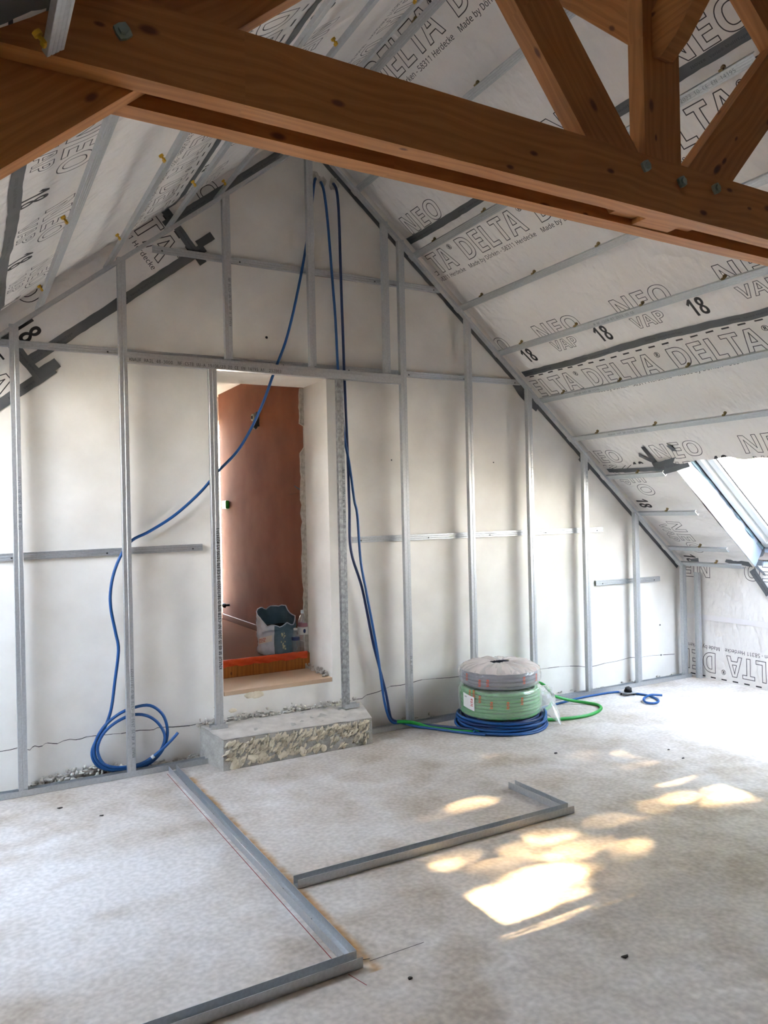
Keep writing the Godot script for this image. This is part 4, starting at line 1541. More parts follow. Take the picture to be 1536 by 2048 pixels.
	b.box(Vector3(0.55, 0.2, -3.0), Vector3(0.7, 3.0, -0.42))
	struct("wall_hall_left", b, M.brown_wall)
	b = MB.new()
	b.box(Vector3(0.55, 2.86, -3.0), Vector3(2.75, 3.0, -0.42))
	struct("ceiling_hall", b, M.plaster)
	b = MB.new()
	b.box(Vector3(0.55, 0.2, -3.0), Vector3(2.2, 3.0, -2.86))
	b.box(Vector3(2.2, 2.61, -3.0), Vector3(2.75, 3.0, -2.86))
	b.box(Vector3(2.2, 0.2, -3.0), Vector3(2.75, 0.60, -2.86))
	b.box(Vector3(2.55, 0.6, -3.0), Vector3(2.75, 2.61, -2.86))
	struct("wall_hall_end", b, M.plaster)
	b = MB.new()
	b.box(Vector3(2.55, 0.2, -2.86), Vector3(2.75, 3.0, -2.72))
	struct("wall_hall_return", b, M.plaster)
	var w3 := Node3D.new()
	w3.name = "window_3"
	add_child(w3, true)
	w3.position = Vector3(2.37, 0.6, -2.93)
	w3.set_meta("kind", "structure")
	b = MB.new()
	for q in [[Vector3(2.2, 0.6, -2.95), Vector3(2.235, 2.61, -2.90)], [Vector3(2.515, 0.6, -2.95), Vector3(2.55, 2.61, -2.90)], [Vector3(2.235, 2.575, -2.95), Vector3(2.515, 2.61, -2.90)], [Vector3(2.235, 0.6, -2.95), Vector3(2.515, 0.635, -2.90)]]:
		b.box(q[0], q[1], 0.004)
	part("window_frame", b, M.pvc, w3)
	b = MB.new()
	b.box(Vector3(2.235, 0.635, -2.93), Vector3(2.515, 2.575, -2.924))
	part("pane", b, M.glass, w3)
	b = MB.new()
	b.box(Vector3(2.368, 0.55, -2.70), Vector3(2.38, 0.605, -0.45), 0.003)
	struct("baseboard_hall", b, M.skirting)
	# raised hall floor with an oak riser
	o = thing("hall_landing", "raised hall floor behind the doorway with oak riser boards", "landing", Vector3(1.7, 0.2, -1.5))
	b = MB.new()
	b.box(Vector3(0.7, 0.2, -2.86), Vector3(2.38, 0.550, -0.425))
	part("floor_sheet", b, M.card, o)
	for k in 8:
		b = MB.new()
		b.extrude(PackedVector2Array([Vector2(-0.064, -0.009), Vector2(0.064, -0.009), Vector2(0.064, 0.007), Vector2(0.062, 0.009), Vector2(-0.062, 0.009), Vector2(-0.064, 0.007)]), Vector3(1.44 + 0.1295 * k, 0.428, -0.415), Vector3(1.44 + 0.1295 * k, 0.545, -0.415), Vector3(0, 0, 1))
		for i in b.t.size():
			b.t[i] += Vector2(0.37 * k, 0.23 * k)
		part("riser_board", b, M.oak, o)
	b = MB.new()
	var grid := []
	for i in 6:
		var row := PackedVector3Array()
		for j in 41:
			var x := lerpf(1.42, 2.325, j / 40.0)
			var wv := 0.004 * sin(x * 37.0 + i) + 0.003 * sin(x * 90.0)
			if i < 4:
				row.append(Vector3(x, 0.508 + 0.0125 * i + wv, -0.400 + 0.003 * sin(x * 50.0 + i * 2.0)))
			else:
				row.append(Vector3(x, 0.5535 + 0.001 * i, -0.406 - 0.012 * (i - 4) + wv))
		grid.append(row)
	b.sheet(grid, func(i, j): return Vector2(j / 40.0, i / 5.0))
	lone("edge_tape", b, M.orange_tape, "crinkled orange tape along the edge of the raised hall floor", "tape")
	# fittings on the brown wall
	o = thing("wall_light_fitting", "small round bare light fitting on the brown hall wall", "light fitting", Vector3(2.38, 2.44, -1.57))
	b = MB.new()
	b.tube(PackedVector3Array([Vector3(2.381, 2.49, -1.60), Vector3(2.345, 2.49, -1.60)]), 0.032, 14)
	part("socket", b, M.bag_print, o)
	b = MB.new()
	b.tube(PackedVector3Array([Vector3(2.346, 2.49, -1.60), Vector3(2.340, 2.49, -1.60)]), 0.016, 12)
	part("hole", b, M.dark_hole, o)
	b = MB.new()
	b.box(Vector3(2.352, 2.40, -1.56), Vector3(2.381, 2.53, -1.51), 0.004)
	b.blob(Vector3(2.352, 2.40, -1.545), Vector3(0.02, 0.022, 0.03), 8, 0.3, 5, 8)
	part("bracket", b, M.steel_dark, o)
	b = MB.new()
	b.box(Vector3(2.345, 1.68, -2.56), Vector3(2.381, 1.76, -2.44), 0.006)
	o = lone("wall_box", b, M.green, "small green electrical box at the left of the brown hall wall", "electrical box")
	o = thing("wire_stub", "bare wire ends sticking out beside the torn plaster of the jamb", "wire", Vector3(2.37, 1.78, -0.62))
	b = MB.new()
	b.tube(curve([Vector3(2.385, 1.79, -0.52), Vector3(2.36, 1.80, -0.56), Vector3(2.33, 1.83, -0.60)]), 0.005, 6)
	part("grey_wire", b, M.grey_conduit, o)
	b = MB.new()
	b.tube(curve([Vector3(2.385, 1.765, -0.52), Vector3(2.345, 1.772, -0.60), Vector3(2.32, 1.765, -0.68)]), 0.003, 6)
	part("brown_wire", b, M.skirting, o)
	b = MB.new()
	b.tube(PackedVector3Array([Vector3(2.381, 0.71, -2.50), Vector3(2.34, 0.71, -2.50)]), 0.012, 8)
	b.blob(Vector3(2.325, 0.71, -2.50), Vector3(0.02, 0.026, 0.05), 5, 0.15, 5, 10)
	lone("door_stop", b, M.gasket, "small black door stop low on the brown hall wall", "door stop")
	bag()
	bottle("water_bottle", Vector3(2.315, 0.551, -0.455), 0.315, 0.042, "tall clear plastic water bottle beside the shopping bag, against the jamb", M.label_white, true)
	bottle("water_bottle", Vector3(2.243, 0.551, -0.432), 0.185, 0.031, "small clear plastic bottle in front of the tall bottle", M.cap_blue, false)


func bag() -> void:
	var c := Vector3(2.135, 0.551, -0.55)
	var o := thing("shopping_bag", "full grey and slate-blue shopping bag with an open top on the hall floor", "bag", c)
	var turn := 0.35
	var ring := func(a: float, h: float) -> Vector3:
		var k := pow(pow(absf(cos(a)), 3.2) + pow(absf(sin(a)), 3.2), -1.0 / 3.2)
		var swell := 1.0 + 0.06 * sin(h * 11.0) - 0.04 * h / 0.3 + 0.26 * wr.get_noise_3d(cos(a) * 120, sin(a) * 120, h * 700)
		var p := Vector2(cos(a) * 0.138, sin(a) * 0.120) * k * swell
		p = p.rotated(turn)
		var lip := 0.92 + 0.24 * p.y / 0.13 + 0.05 * sin(a * 3.0 + 1.0) + 0.03 * sin(a * 7.0)
		return c + Vector3(p.x, h * lerpf(1.0, lip, smoothstep(0.12, 0.3, h)), -p.y)
	for q in [["front_panel", -3.93, -2.33, M.bag_grey], ["side_panel", -2.33, -0.75, M.bag_slate], ["back_panel", -0.75, 2.3532, M.bag_slate]]:
		var b := MB.new()
		var g := []
		for i in 17:
			var row := PackedVector3Array()
			for j in 17:
				row.append(ring.call(lerpf(q[1], q[2], j / 16.0), 0.30 * i / 16.0))
			g.append(row)
		b.sheet(g, func(i, j): return Vector2(j / 16.0, i / 16.0))
		part(q[0], b, q[3], o)
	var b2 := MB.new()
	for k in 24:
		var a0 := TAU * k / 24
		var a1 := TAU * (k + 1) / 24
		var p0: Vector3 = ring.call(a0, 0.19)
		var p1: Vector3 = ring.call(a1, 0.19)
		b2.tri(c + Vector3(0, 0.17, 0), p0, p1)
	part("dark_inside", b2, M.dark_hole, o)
	# folded rim
	b2 = MB.new()
	var rim := PackedVector3Array()
	for k in 40:
		rim.append(ring.call(TAU * k / 40, 0.30))
	b2.tube(rim, 0.004, 6, true)
	part("rim", b2, M.bag_grey, o)
	# red and white label on the front, pale print on the slate side
	b2 = MB.new()
	var gl := []
	for i in 4:
		var row := PackedVector3Array()
		for j in 9:
			var a := lerpf(-3.35, -2.42, j / 8.0)
			var q: Vector3 = ring.call(a, 0.075 + 0.016 * i + 0.035 * j / 8.0)
			row.append(c + (q - c) * Vector3(1.02, 1, 1.02) + Vector3(-0.001, 0, 0.002))
		gl.append(row)
	b2.sheet(gl, func(i, j): return Vector2(j / 8.0, i / 3.0))
	var patch := part("label", b2, M.label_white, o)
	var p: Vector3 = gl[2][1]
	var l: Vector3 = gl[2][7] - gl[2][1]
	var out := Vector3(-0.45, 0, 0.89)
	lettering("DELTA", 0.014, p + out * 0.007, l, Vector3.UP, M.ink_red, patch, bold, 1.1)
	lettering("DELTA", 0.012, gl[1][1] + out * 0.007, l, Vector3.UP, M.ink_red, patch, bold, 1.1)
	for k in 22:
		b2 = MB.new()
		var q: Vector3 = ring.call(-1.85 + rng.randf_range(-0.14, 0.14), rng.randf_range(0.03, 0.17))
		b2.blob(q, Vector3(0.007, 0.009, 0.004), k, 0.4, 3, 6)
		part("print_mark", b2, M.bag_print, o)


func bottle(called: String, at: Vector3, h: float, r: float, label: String, label_m: Material, tall: bool) -> void:
	var o := thing(called, label, "bottle", at)
	var b := MB.new()
	var prof := PackedVector2Array([Vector2(0.0, 0.002), Vector2(r * 0.85, 0.0), Vector2(r, 0.012)])
	for k in 7:
		var y := 0.02 + (h * 0.66 - 0.02) * k / 6.0
		prof.append(Vector2(r * (1.0 if k % 2 == 0 else 0.945), y))
	prof.append_array([Vector2(r * 0.86, h * 0.75), Vector2(r * 0.5, h * 0.87), Vector2(0.0135, h * 0.92), Vector2(0.0135, h * 0.945)])
	b.lathe(prof, at, 20)
	part("body", b, M.bottle, o)
	b = MB.new()
	b.lathe(PackedVector2Array([Vector2(0.0155, h * 0.93), Vector2(0.0155, h), Vector2(0.013, h + 0.002), Vector2(0.0, h + 0.002)]), at, 16)
	part("cap", b, M.cap_white if tall else M.cap_white, o)
	b = MB.new()
	var y0 := h * 0.42 if tall else h * 0.52
	var y1 := h * 0.60 if tall else h * 0.66
	b.lathe(PackedVector2Array([Vector2(r * 1.012, y0), Vector2(r * 1.012, y1)]), at, 20)
	part("wrap_label", b, label_m, o)
	if tall:
		b = MB.new()
		b.blob(at + Vector3(-0.006, (y0 + y1) / 2, r * 1.012), Vector3(0.011, 0.017, 0.004), 4, 0.1, 5, 10)
		part("drop_mark", b, M.cap_blue, o)
		b = MB.new()
		b.lathe(PackedVector2Array([Vector2(r * 0.98, h * 0.61), Vector2(r * 0.88, h * 0.70)]), at, 20)
		part("neck_band", b, M.bottle_pink, o)


# ---------------------------------------------------------------- conduits on the wall
const CABLE_ONE := [Vector3(2.294, 4.010, 0.003), Vector3(2.278, 3.997, 0.03), Vector3(2.262, 3.938, 0.045), Vector3(2.21, 3.615, 0.05), Vector3(2.137, 3.252, 0.05), Vector3(2.034, 2.855, 0.05), Vector3(1.928, 2.587, 0.05), Vector3(1.821, 2.323, 0.05), Vector3(1.674, 2.064, 0.05), Vector3(1.522, 1.904, 0.05), Vector3(1.395, 1.762, 0.05), Vector3(1.229, 1.618, 0.05), Vector3(1.069, 1.519, 0.05), Vector3(0.96, 1.466, 0.05), Vector3(0.897, 1.391, 0.056), Vector3(0.844, 1.269, 0.058), Vector3(0.82, 1.146, 0.058), Vector3(0.822, 1.038, 0.056), Vector3(0.846, 0.896, 0.055), Vector3(0.861, 0.786, 0.055), Vector3(0.837, 0.603, 0.055), Vector3(0.809, 0.421, 0.055), Vector3(0.766, 0.31, 0.055), Vector3(0.713, 0.234, 0.05), Vector3(0.694, 0.161, 0.05), Vector3(0.727, 0.088, 0.05), Vector3(0.826, 0.04, 0.05), Vector3(0.93, 0.03, 0.05), Vector3(1.038, 0.05, 0.05), Vector3(1.117, 0.122, 0.055), Vector3(1.15, 0.229, 0.058), Vector3(1.124, 0.344, 0.058), Vector3(1.044, 0.416, 0.058), Vector3(0.937, 0.416, 0.06), Vector3(0.846, 0.386, 0.062), Vector3(0.761, 0.322, 0.064), Vector3(0.71, 0.23, 0.064), Vector3(0.714, 0.138, 0.064), Vector3(0.779, 0.066, 0.064), Vector3(0.883, 0.048, 0.062), Vector3(1.005, 0.056, 0.06), Vector3(1.093, 0.112, 0.064), Vector3(1.132, 0.202, 0.064), Vector3(1.096, 0.293, 0.064), Vector3(1.026, 0.354, 0.063), Vector3(0.935, 0.373, 0.062), Vector3(0.829, 0.34, 0.066), Vector3(0.753, 0.28, 0.075), Vector3(0.722, 0.194, 0.078), Vector3(0.758, 0.102, 0.074), Vector3(0.852, 0.06, 0.064), Vector3(0.988, 0.063, 0.064), Vector3(1.097, 0.123, 0.073), Vector3(1.177, 0.187, 0.075), Vector3(1.212, 0.223, 0.076)]
const CABLE_TWO := [Vector3(2.334, 3.992, 0.003), Vector3(2.328, 3.978, 0.03), Vector3(2.34, 3.906, 0.045), Vector3(2.36, 3.711, 0.05), Vector3(2.386, 3.319, 0.05), Vector3(2.406, 2.998, 0.05), Vector3(2.418, 2.639, 0.05), Vector3(2.437, 2.423, 0.05), Vector3(2.459, 2.135, 0.055), Vector3(2.489, 1.947, 0.062), Vector3(2.519, 1.701, 0.064), Vector3(2.541, 1.591, 0.064), Vector3(2.559, 1.271, 0.065), Vector3(2.595, 1.05, 0.068), Vector3(2.649, 0.761, 0.068), Vector3(2.689, 0.518, 0.068), Vector3(2.714, 0.277, 0.078), Vector3(2.740, 0.130, 0.088), Vector3(2.775, 0.060, 0.10), Vector3(2.84, 0.052, 0.13), Vector3(2.93, 0.022, 0.17), Vector3(3.02, 0.012, 0.25), Vector3(3.109, 0.012, 0.40), Vector3(3.25, 0.012, 0.60)]
const CABLE_THREE := [Vector3(2.434, 4.0, 0.003), Vector3(2.428, 3.986, 0.03), Vector3(2.443, 3.925, 0.045), Vector3(2.452, 3.726, 0.05), Vector3(2.457, 3.293, 0.05), Vector3(2.465, 2.787, 0.05), Vector3(2.47, 2.498, 0.05), Vector3(2.48, 2.064, 0.05), Vector3(2.487, 1.665, 0.046), Vector3(2.492, 1.339, 0.046), Vector3(2.578, 1.05, 0.046), Vector3(2.655, 0.663, 0.046), Vector3(2.705, 0.466, 0.046), Vector3(2.752, 0.269, 0.052), Vector3(2.771, 0.133, 0.064), Vector3(2.785, 0.075, 0.075), Vector3(2.83, 0.055, 0.105), Vector3(2.90, 0.048, 0.125), Vector3(2.99, 0.030, 0.19), Vector3(3.08, 0.030, 0.31), Vector3(3.22, 0.030, 0.50)]


func conduit(pts: Array, r: float, m: Material, label: String, ends := true, group := "") -> Node3D:
	var o := thing("conduit", label, "conduit", Vector3(pts[pts.size() / 2].x, 0.0, pts[pts.size() / 2].z), group)
	var b := MB.new()
	var c := curve(pts, 0.018)
	b.tube(c, r, 10)
	part("tube", b, m, o)
	if ends:
		var last := c[c.size() - 1]
		var d := (last - c[c.size() - 2]).normalized()
		b = MB.new()
		b.tube(PackedVector3Array([last - d * 0.004, last + d * 0.0008]), r * 0.72, 10)
		part("open_end", b, M.dark_hole, o)
	return o


func conduits() -> void:
	var o := conduit(CABLE_ONE, 0.0095, M.blue, "blue conduit sagging across the doorway and coiled against the wall at left")
	var b := MB.new()
	b.tube(PackedVector3Array([Vector3(1.045, 0.087, 0.066), Vector3(1.061, 0.098, 0.067)]), 0.0125, 10)
	part("white_tie", b, M.label_white, o)
	conduit(CABLE_TWO, 0.0095, M.blue, "bright blue conduit hanging from the middle wall hole down to the floor", false)
	conduit(CABLE_THREE, 0.0100, M.deep_blue, "dark blue conduit hanging from the right-hand wall hole down to the floor", false)
	conduit([Vector3(2.80, 0.066, 0.125), Vector3(2.86, 0.062, 0.15), Vector3(2.93, 0.045, 0.16), Vector3(3.00, 0.020, 0.21), Vector3(3.07, 0.014, 0.31), Vector3(3.14, 0.014, 0.43), Vector3(3.25, 0.016, 0.52)], 0.0125, M.green, "green conduit lead running from the wall foot to the coil stack")
	conduit([Vector3(3.90, 0.012, 0.20), Vector3(4.05, 0.011, 0.235), Vector3(4.319, 0.010, 0.195), Vector3(4.51, 0.010, 0.165), Vector3(4.723, 0.010, 0.155), Vector3(4.967, 0.010, 0.183), Vector3(5.072, 0.010, 0.365), Vector3(5.073, 0.010, 0.472), Vector3(5.02, 0.010, 0.582), Vector3(4.936, 0.010, 0.625), Vector3(4.875, 0.014, 0.585), Vector3(4.935, 0.022, 0.505), Vector3(5.045, 0.029, 0.470), Vector3(5.098, 0.026, 0.48), Vector3(5.145, 0.022, 0.509)], 0.0095, M.blue, "blue conduit tail on the floor ending in a small loop at right of the coils")
	conduit([Vector3(3.78, 0.10, 0.22), Vector3(3.90, 0.19, 0.18), Vector3(4.0, 0.225, 0.21), Vector3(4.075, 0.20, 0.27), Vector3(4.07, 0.13, 0.36), Vector3(3.98, 0.075, 0.44), Vector3(3.86, 0.06, 0.47)], 0.0125, M.green, "short upright green conduit loop beside the coil stack", false)
	conduit([Vector3(3.86, 0.19, 0.16), Vector3(4.02, 0.155, 0.19), Vector3(4.20, 0.09, 0.20), Vector3(4.36, 0.035, 0.24), Vector3(4.475, 0.014, 0.33), Vector3(4.50, 0.013, 0.43), Vector3(4.42, 0.013, 0.535), Vector3(4.237, 0.013, 0.61), Vector3(4.051, 0.013, 0.60), Vector3(3.857, 0.016, 0.545)], 0.0125, M.green, "long green conduit loop lying on the floor right of the coil stack", false)


func coils() -> void:
	var c := Vector3(3.545, 0, 0.392)
	# loose blue coil at the bottom
	var o := thing("conduit_coil", "loose coil of blue conduit at the bottom of the coil stack", "coil", c)
	var k := 0
	for layer in 4:
		for q in [0.325, 0.302, 0.279]:
			var b := MB.new()
			b.tube(ring_points(c + Vector3(rng.randf_range(-0.012, 0.012), 0.012 + 0.0235 * layer, rng.randf_range(-0.008, 0.012)), q + rng.randf_range(-0.012, 0.008), 44, 0.007, k), 0.0098, 8, true)
			part("turn", b, M.deep_blue if k % 3 else M.blue, o)
			k += 1
	var lead := MB.new()
	var pts := [Vector3(3.20, 0.03, 0.53)]
	for i in 9:
		var a := lerpf(3.6, 5.75, i / 8.0)
		pts.append(c + Vector3(cos(a) * 0.343, 0.012 + 0.006 * sin(i), -sin(a) * 0.343))
	lead.tube(curve(pts), 0.0098, 8)
	part("turn", lead, M.blue, o)
	lead = MB.new()
	lead.tube(curve([c + Vector3(0.14, 0.045, 0.30), c + Vector3(0.18, 0.075, 0.285), c + Vector3(0.235, 0.10, 0.24), c + Vector3(0.29, 0.10, 0.16)]), 0.0098, 8)
	part("loose_end", lead, M.blue, o)
	# green coil in clear film
	o = thing("conduit_coil", "green conduit coil in clear printed film, middle of the coil stack", "coil", c + Vector3(0, 0.10, 0))
	for layer in 8:
		for q in [0.283, 0.258]:
			var b := MB.new()
			b.tube(ring_points(c + Vector3(0, 0.112 + 0.0235 * layer, 0), q + rng.randf_range(-0.004, 0.003), 48, 0.003, layer * 2 + int(q * 100)), 0.0122, 8, true)
			part("turn", b, M.green, o)
	var film := MB.new()
	var crease := func(a: float, i: int, r: float, y: float) -> Vector2:
		var d := 0.007 * sin(a * 23.0 + 3.0 * sin(a * 4.0) + i * 0.6) + 0.006 * wr.get_noise_2d(a * 400.0, i * 130.0)
		return Vector2(r + d * (1.0 if r > 0.12 else 0.3), y + 0.6 * d)
	film.lathe(PackedVector2Array([Vector2(0.235, 0.098), Vector2(0.285, 0.096), Vector2(0.304, 0.115), Vector2(0.306, 0.16), Vector2(0.308, 0.21), Vector2(0.306, 0.26), Vector2(0.296, 0.292), Vector2(0.27, 0.304), Vector2(0.22, 0.300)]), c, 72, crease)
	part("film", film, M.film, o)
	var lb := MB.new()
	var la := 3.06
	lb = MB.new()
	var g := []
	for i in 2:
		var row := PackedVector3Array()
		for j in 6:
			var a := la + 0.075 * j
			row.append(c + Vector3(cos(a) * 0.317, 0.175 + 0.10 * i - 0.004 * j, -sin(a) * 0.317))
		g.append(row)
	lb.sheet(g, func(i, j): return Vector2(j / 5.0, i))
	part("label", lb, M.label_white, o)
	wrap_text(o, "icta", c, 0.3185, 0.25, 3.12, 0.011, M.pencil, false)
	wrap_text(o, "icta", c, 0.3185, 0.215, 3.36, 0.024, M.ink_red, true)
	for q in [[3.58, 0.250], [3.86, 0.215], [4.23, 0.215], [4.57, 0.240], [3.30, 0.280], [3.42, 0.283]]:
		wrap_text(o, "icta", c, 0.3165, q[1], q[0], 0.022, M.ink_orange, true)
	# knotted end of the film
	film = MB.new()
	g = []
	for i in 9:
		var f := i / 8.0
		var row := PackedVector3Array()
		var axis := Vector3(3.90, 0.19, 0.42).lerp(Vector3(3.86, 0.012, 0.70), f)
		var r := 0.055 + 0.03 * sin(f * PI * 1.4) - 0.02 * f
		for j in 13:
			var a := TAU * (j % 12) / 12
			row.append(axis + Vector3(cos(a) * r * (1.0 + 0.4 * sin(a * 3 + i)), absf(sin(a)) * r * 0.5 * (1.0 - 0.6 * f), sin(a) * r * 0.5))
		g.append(row)
	film.sheet(g, func(i, j): return Vector2(j / 12.0, i / 8.0), true)
	part("film_tail", film, M.film, o)
	film = MB.new()
	film.blob(Vector3(3.96, 0.145, 0.37), Vector3(0.09, 0.06, 0.07), 12, 0.8, 8, 14)
	part("film_tail", film, M.film, o)
	# grey coil in clear film on top
	o = thing("conduit_coil", "grey conduit coil in clear printed film on top of the coil stack", "coil", c + Vector3(0, 0.30, 0))
	for layer in 5:
		for q in [0.268, 0.232, 0.196]:
			if layer == 4 and q > 0.25:
				continue
			var b := MB.new()
			b.tube(ring_points(c + Vector3(0, 0.322 + 0.027 * layer, 0), q - (0.012 if layer in [0, 4] else 0.0), 48, 0.002, layer), 0.0155, 8, true)
			part("turn", b, M.grey_conduit, o)
	film = MB.new()
	film.lathe(PackedVector2Array([Vector2(0.10, 0.305), Vector2(0.24, 0.303), Vector2(0.285, 0.318), Vector2(0.303, 0.355), Vector2(0.306, 0.40), Vector2(0.297, 0.428), Vector2(0.262, 0.448), Vector2(0.20, 0.462), Vector2(0.12, 0.470), Vector2(0.075, 0.468)]), c, 72, crease)
	part("film", film, M.film, o)
	# the film is gathered in many layers over the top of the coil
	film = MB.new()
	film.lathe(PackedVector2Array([Vector2(0.298, 0.427), Vector2(0.262, 0.452), Vector2(0.20, 0.466), Vector2(0.12, 0.474), Vector2(0.062, 0.468)]), c, 72, func(a, i, r, y):
		var d: float = 0.006 * sin(a * 31.0 + i) + 0.005 * sin(a * 13.0 + 2.0)
		return Vector2(r * (1.0 + 0.35 * cos(2.0 * a)) if i == 4 else r, y + d * (0.3 if i in [0, 4] else 1.0)))
	part("film_top", film, M.film_top, o)
	for q in [[3.20, 0.395], [3.58, 0.365], [3.78, 0.37], [4.64, 0.385], [5.05, 0.39]]:
		wrap_text(o, "icta", c, 0.3145, q[1], q[0], 0.022, M.ink_orange, true)


func wrap_text(o: Node3D, txt: String, c: Vector3, r: float, y: float, a: float, cap: float, m: Material, upright: bool) -> void:
	var out := Vector3(cos(a), 0, -sin(a))
	var along := Vector3(-sin(a), 0, -cos(a))
	if upright:
		lettering(txt, cap, c + out * r + Vector3(0, y - 0.03, 0), Vector3.UP, -along, m, o, bold)
	else:
		lettering(txt, cap, c + out * r + Vector3(0, y, 0), along, Vector3.UP, m, o, bold)


# ---------------------------------------------------------------- small things
func small_things() -> void:
	var at := Vector3(4.99, 0, 0.285)
	var o := thing("cable_clamp", "small metal plate with a dark clamp set over the blue conduit on the floor", "clamp", at)
	var b := MB.new()
	b.extrude(PackedVector2Array([Vector2(-0.062, -0.045), Vector2(0.05, -0.06), Vector2(0.066, 0.04), Vector2(-0.05, 0.055)]), at + Vector3(0, 0.0225, 0), at + Vector3(0, 0.026, 0), Vector3(0, 0, 1))
	part("plate", b, M.zinc, o)
	b = MB.new()
	b.blob(at + Vector3(-0.004, 0.048, -0.002), Vector3(0.038, 0.03, 0.03), 9, 0.35, 6, 9)
	part("clamp", b, M.gasket, o)
	for q in [Vector3(-0.05, 0, -0.035), Vector3(0.045, 0, 0.03)]:
		b = MB.new()
		b.box(at + q + Vector3(-0.005, 0.001, -0.005), at + q + Vector3(0.005, 0.0226, 0.005), 0.001)
		part("foot", b, M.steel_dark, o)
	var spots := [[Vector3(3.406, 0, 1.16), 0.014, "dark crumb on the floor in front of the coil stack"], [Vector3(0.653, 0, 0.661), 0.012, "dark crumb on the floor near the hanging conduit loop"], [Vector3(4.069, 0, 1.503), 0.010, "dark crumb on the floor left of the far sunlit patches"], [Vector3(4.007, 0, 1.671), 0.011, "dark crumb on the floor just below the far sunlit patches"], [Vector3(0.469, 0, 0.42), 0.016, "dark splinter on the floor near the left end of the wall track"], [Vector3(1.33, 0, 2.765), 0.010, "dark crumb on the floor near the corner of the near tracks"], [Vector3(2.05, 0, 3.05), 0.015, "dark crumb on the shaded floor close to the camera"]]
	for q in spots:
		b = MB.new()
		b.blob(q[0] + Vector3(0, 0.003, 0), Vector3(q[1], 0.0045, q[1] * 0.55), int(q[0].x * 77), 0.5, 4, 7)
		lone("debris_crumb", b, M.crumb, q[2], "debris", "crumbs of debris on the floor")
	var screed: Node3D = get_node("floor/screed")
	for q in [[Vector3(1.26, 0, 2.600), Vector3(1.49, 0, 2.598), 0.0016, M.pencil], [Vector3(1.160, 0, 2.632), Vector3(1.186, 0, 2.72), 0.0016, M.chalk_red], [Vector3(1.236, 0, 2.578), Vector3(1.268, 0, 2.586), 0.0022, M.pencil], [Vector3(1.118, 0, 0.16), Vector3(1.150, 0, 2.55), 0.0018, M.chalk_red]]:
		b = MB.new()
		var d: Vector3 = (q[1] - q[0]).normalized()
		var s := d.cross(Vector3.UP) * float(q[2])
		b.quad(q[0] + s + Vector3(0, 0.0006, 0), q[1] + s + Vector3(0, 0.0006, 0), q[1] - s + Vector3(0, 0.0006, 0), q[0] - s + Vector3(0, 0.0006, 0))
		part("marking_line", b, q[3], screed)


# ---------------------------------------------------------------- outside
func outdoors() -> void:
	var b := MB.new()
	b.quad(Vector3(-60, -3.2, 60), Vector3(80, -3.2, 60), Vector3(80, -3.2, -80), Vector3(-60, -3.2, -80))
	struct("ground_outside", b, M.gravel)
	# bare-stemmed tree seen through the roof window
	tree(Vector3(10.4, -3.2, -2.35), 9.5, 0.14, "tall grey-barked tree trunk seen through the roof window", 4200, 2.7, 6.3, 3)
	tree(Vector3(21.0, -3.2, -9.5), 5.2, 0.10, "distant yellow-green tree low in the roof window", 900, 1.9, 3.6, 5)
	tree(Vector3(9.6, -3.2, -5.6), 12.0, 0.17, "dense tree outside the right wall towards the far end of the house", 5200, 3.3, 6.0, 7)
	tree(Vector3(11.3, -3.2, 9.3), 11.0, 0.17, "dense tree outside the right wall on the camera's side of the roof window", 6000, 3.6, 5.6, 9)
	# leafy tree between the sun and the window: it dapples the light on the floor
	shade_tree()


func leaves(places: Array) -> MultiMesh:
	var leaf := MB.new()
	leaf.quad(Vector3(-0.5, 0, 0), Vector3(0, 0.08, 0.28), Vector3(0.5, 0, 0), Vector3(0, 0.08, -0.28))
	var mm := MultiMesh.new()
	mm.transform_format = MultiMesh.TRANSFORM_3D
	mm.mesh = leaf.mesh(Vector3.ZERO, M.leaf)
	mm.instance_count = places.size()
	for i in places.size():
		var q := Basis.from_euler(Vector3(rng.randf_range(-0.9, 0.9), rng.randf() * TAU, rng.randf_range(-0.9, 0.9)))
		mm.set_instance_transform(i, Transform3D(q.scaled_local(Vector3.ONE * rng.randf_range(0.11, 0.19)), places[i]))
	return mm


func tree_stem(o: Node3D, at: Vector3, h: float, r: float, crown: Vector3, reach: float) -> void:
	var b := MB.new()
	var g := []
	for i in 13:
		var f := i / 12.0
		var row := PackedVector3Array()
		var rr := r * (1.25 - 0.7 * f)
		for k in 11:
			var a := TAU * (k % 10) / 10
			row.append(at + Vector3(0.15 * sin(f * 3.0) + cos(a) * rr * (1 + 0.1 * sin(a * 3 + i)), h * f, 0.1 * sin(f * 4.0) - sin(a) * rr))
		g.append(row)
	b.sheet(g, func(i, j): return Vector2(j / 10.0, i), true)
	part("trunk", b, M.bark, o)
	for k in 7:
		b = MB.new()
		var s := at + Vector3(0.1, h * (0.55 + 0.06 * k), 0.05)
		var a := TAU * k * 0.382
		var e := crown + Vector3(cos(a), 0.25, sin(a)) * reach * 0.8
		b.tube(curve([s, s.lerp(e, 0.5) + Vector3(0, 0.2, 0), e], 0.2), r * 0.22, 6)
		part("branch", b, M.bark, o)


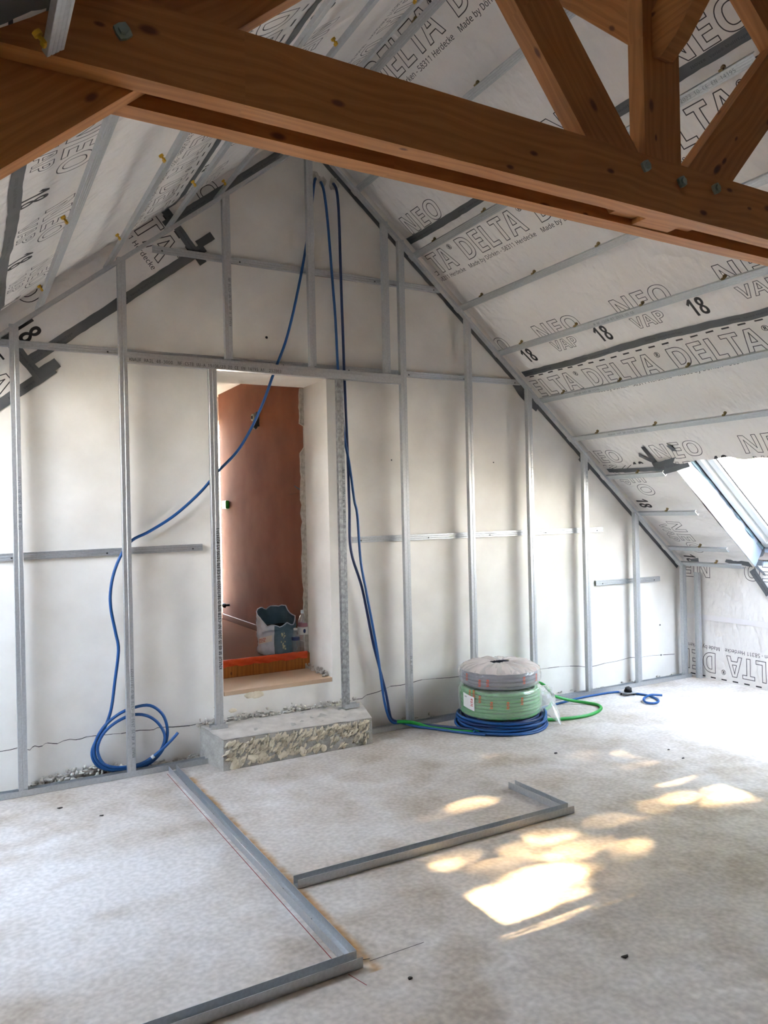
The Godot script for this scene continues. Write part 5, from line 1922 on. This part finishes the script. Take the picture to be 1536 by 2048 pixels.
func tree(at: Vector3, h: float, r: float, label: String, count: int, reach: float, up: float, seed_no: int) -> void:
	var o := thing("tree", label, "tree", at)
	var crown := at + Vector3(0, up + reach * 0.8, 0)
	tree_stem(o, at, h, r, crown, reach)
	var q := RandomNumberGenerator.new()
	q.seed = seed_no
	var places := []
	for i in count:
		var d := Vector3(q.randfn(), q.randfn(), q.randfn()).normalized() * pow(q.randf(), 0.4) * reach
		places.append(crown - o.position + d)
	var mi := MultiMeshInstance3D.new()
	mi.name = "foliage"
	mi.multimesh = leaves(places)
	o.add_child(mi, true)
	stuff(mi)


func shade_tree() -> void:
	var at := Vector3(12.6, -3.2, 3.6)
	var o := thing("tree", "leafy tree outside the roof window that dapples the sunlight", "tree", at)
	var crown := Vector3(13.0, 6.15, 1.75)
	tree_stem(o, at, 9.0, 0.16, crown, 2.4)
	var towards := Vector3(cos(deg_to_rad(SUN_UP)), sin(deg_to_rad(SUN_UP)), 0.0)
	var q := RandomNumberGenerator.new()
	q.seed = 17
	# gaps in the crown: where their light falls on the floor (x, z), half sizes, share of leaves that remains
	var gaps := [[2.27, 2.40, 0.15, 0.10, 0.0], [1.97, 2.50, 0.07, 0.06, 0.08], [2.05, 2.45, 0.75, 0.40, 0.35], [3.74, 1.30, 0.27, 0.055, 0.22], [3.80, 1.42, 0.3, 0.05, 0.45], [3.66, 1.62, 0.22, 0.05, 0.5], [3.66, 1.90, 0.30, 0.055, 0.24], [3.80, 2.24, 0.26, 0.13, 0.24], [4.15, 2.40, 0.30, 0.16, 0.22], [2.70, 1.62, 0.55, 0.07, 0.4], [2.6, 1.78, 0.5, 0.05, 0.4], [3.0, 2.1, 0.6, 0.35, 0.6]]
	var places := []
	for i in 22000:
		var d := Vector3(q.randfn(), q.randfn(), q.randfn()).normalized() * pow(q.randf(), 0.36)
		var p := crown + d * Vector3(2.3, 2.1, 1.9)
		var f := p - towards * (p.y / towards.y)
		var keep := 1.0
		for gp in gaps:
			var e: float = pow((f.x - gp[0]) / gp[2], 2.0) + pow((f.z - gp[1]) / gp[3], 2.0)
			if e < 1.0:
				keep = minf(keep, gp[4])
		if q.randf() < keep:
			places.append(p - o.position)
	var mi := MultiMeshInstance3D.new()
	mi.name = "foliage"
	mi.multimesh = leaves(places)
	o.add_child(mi, true)
	stuff(mi)
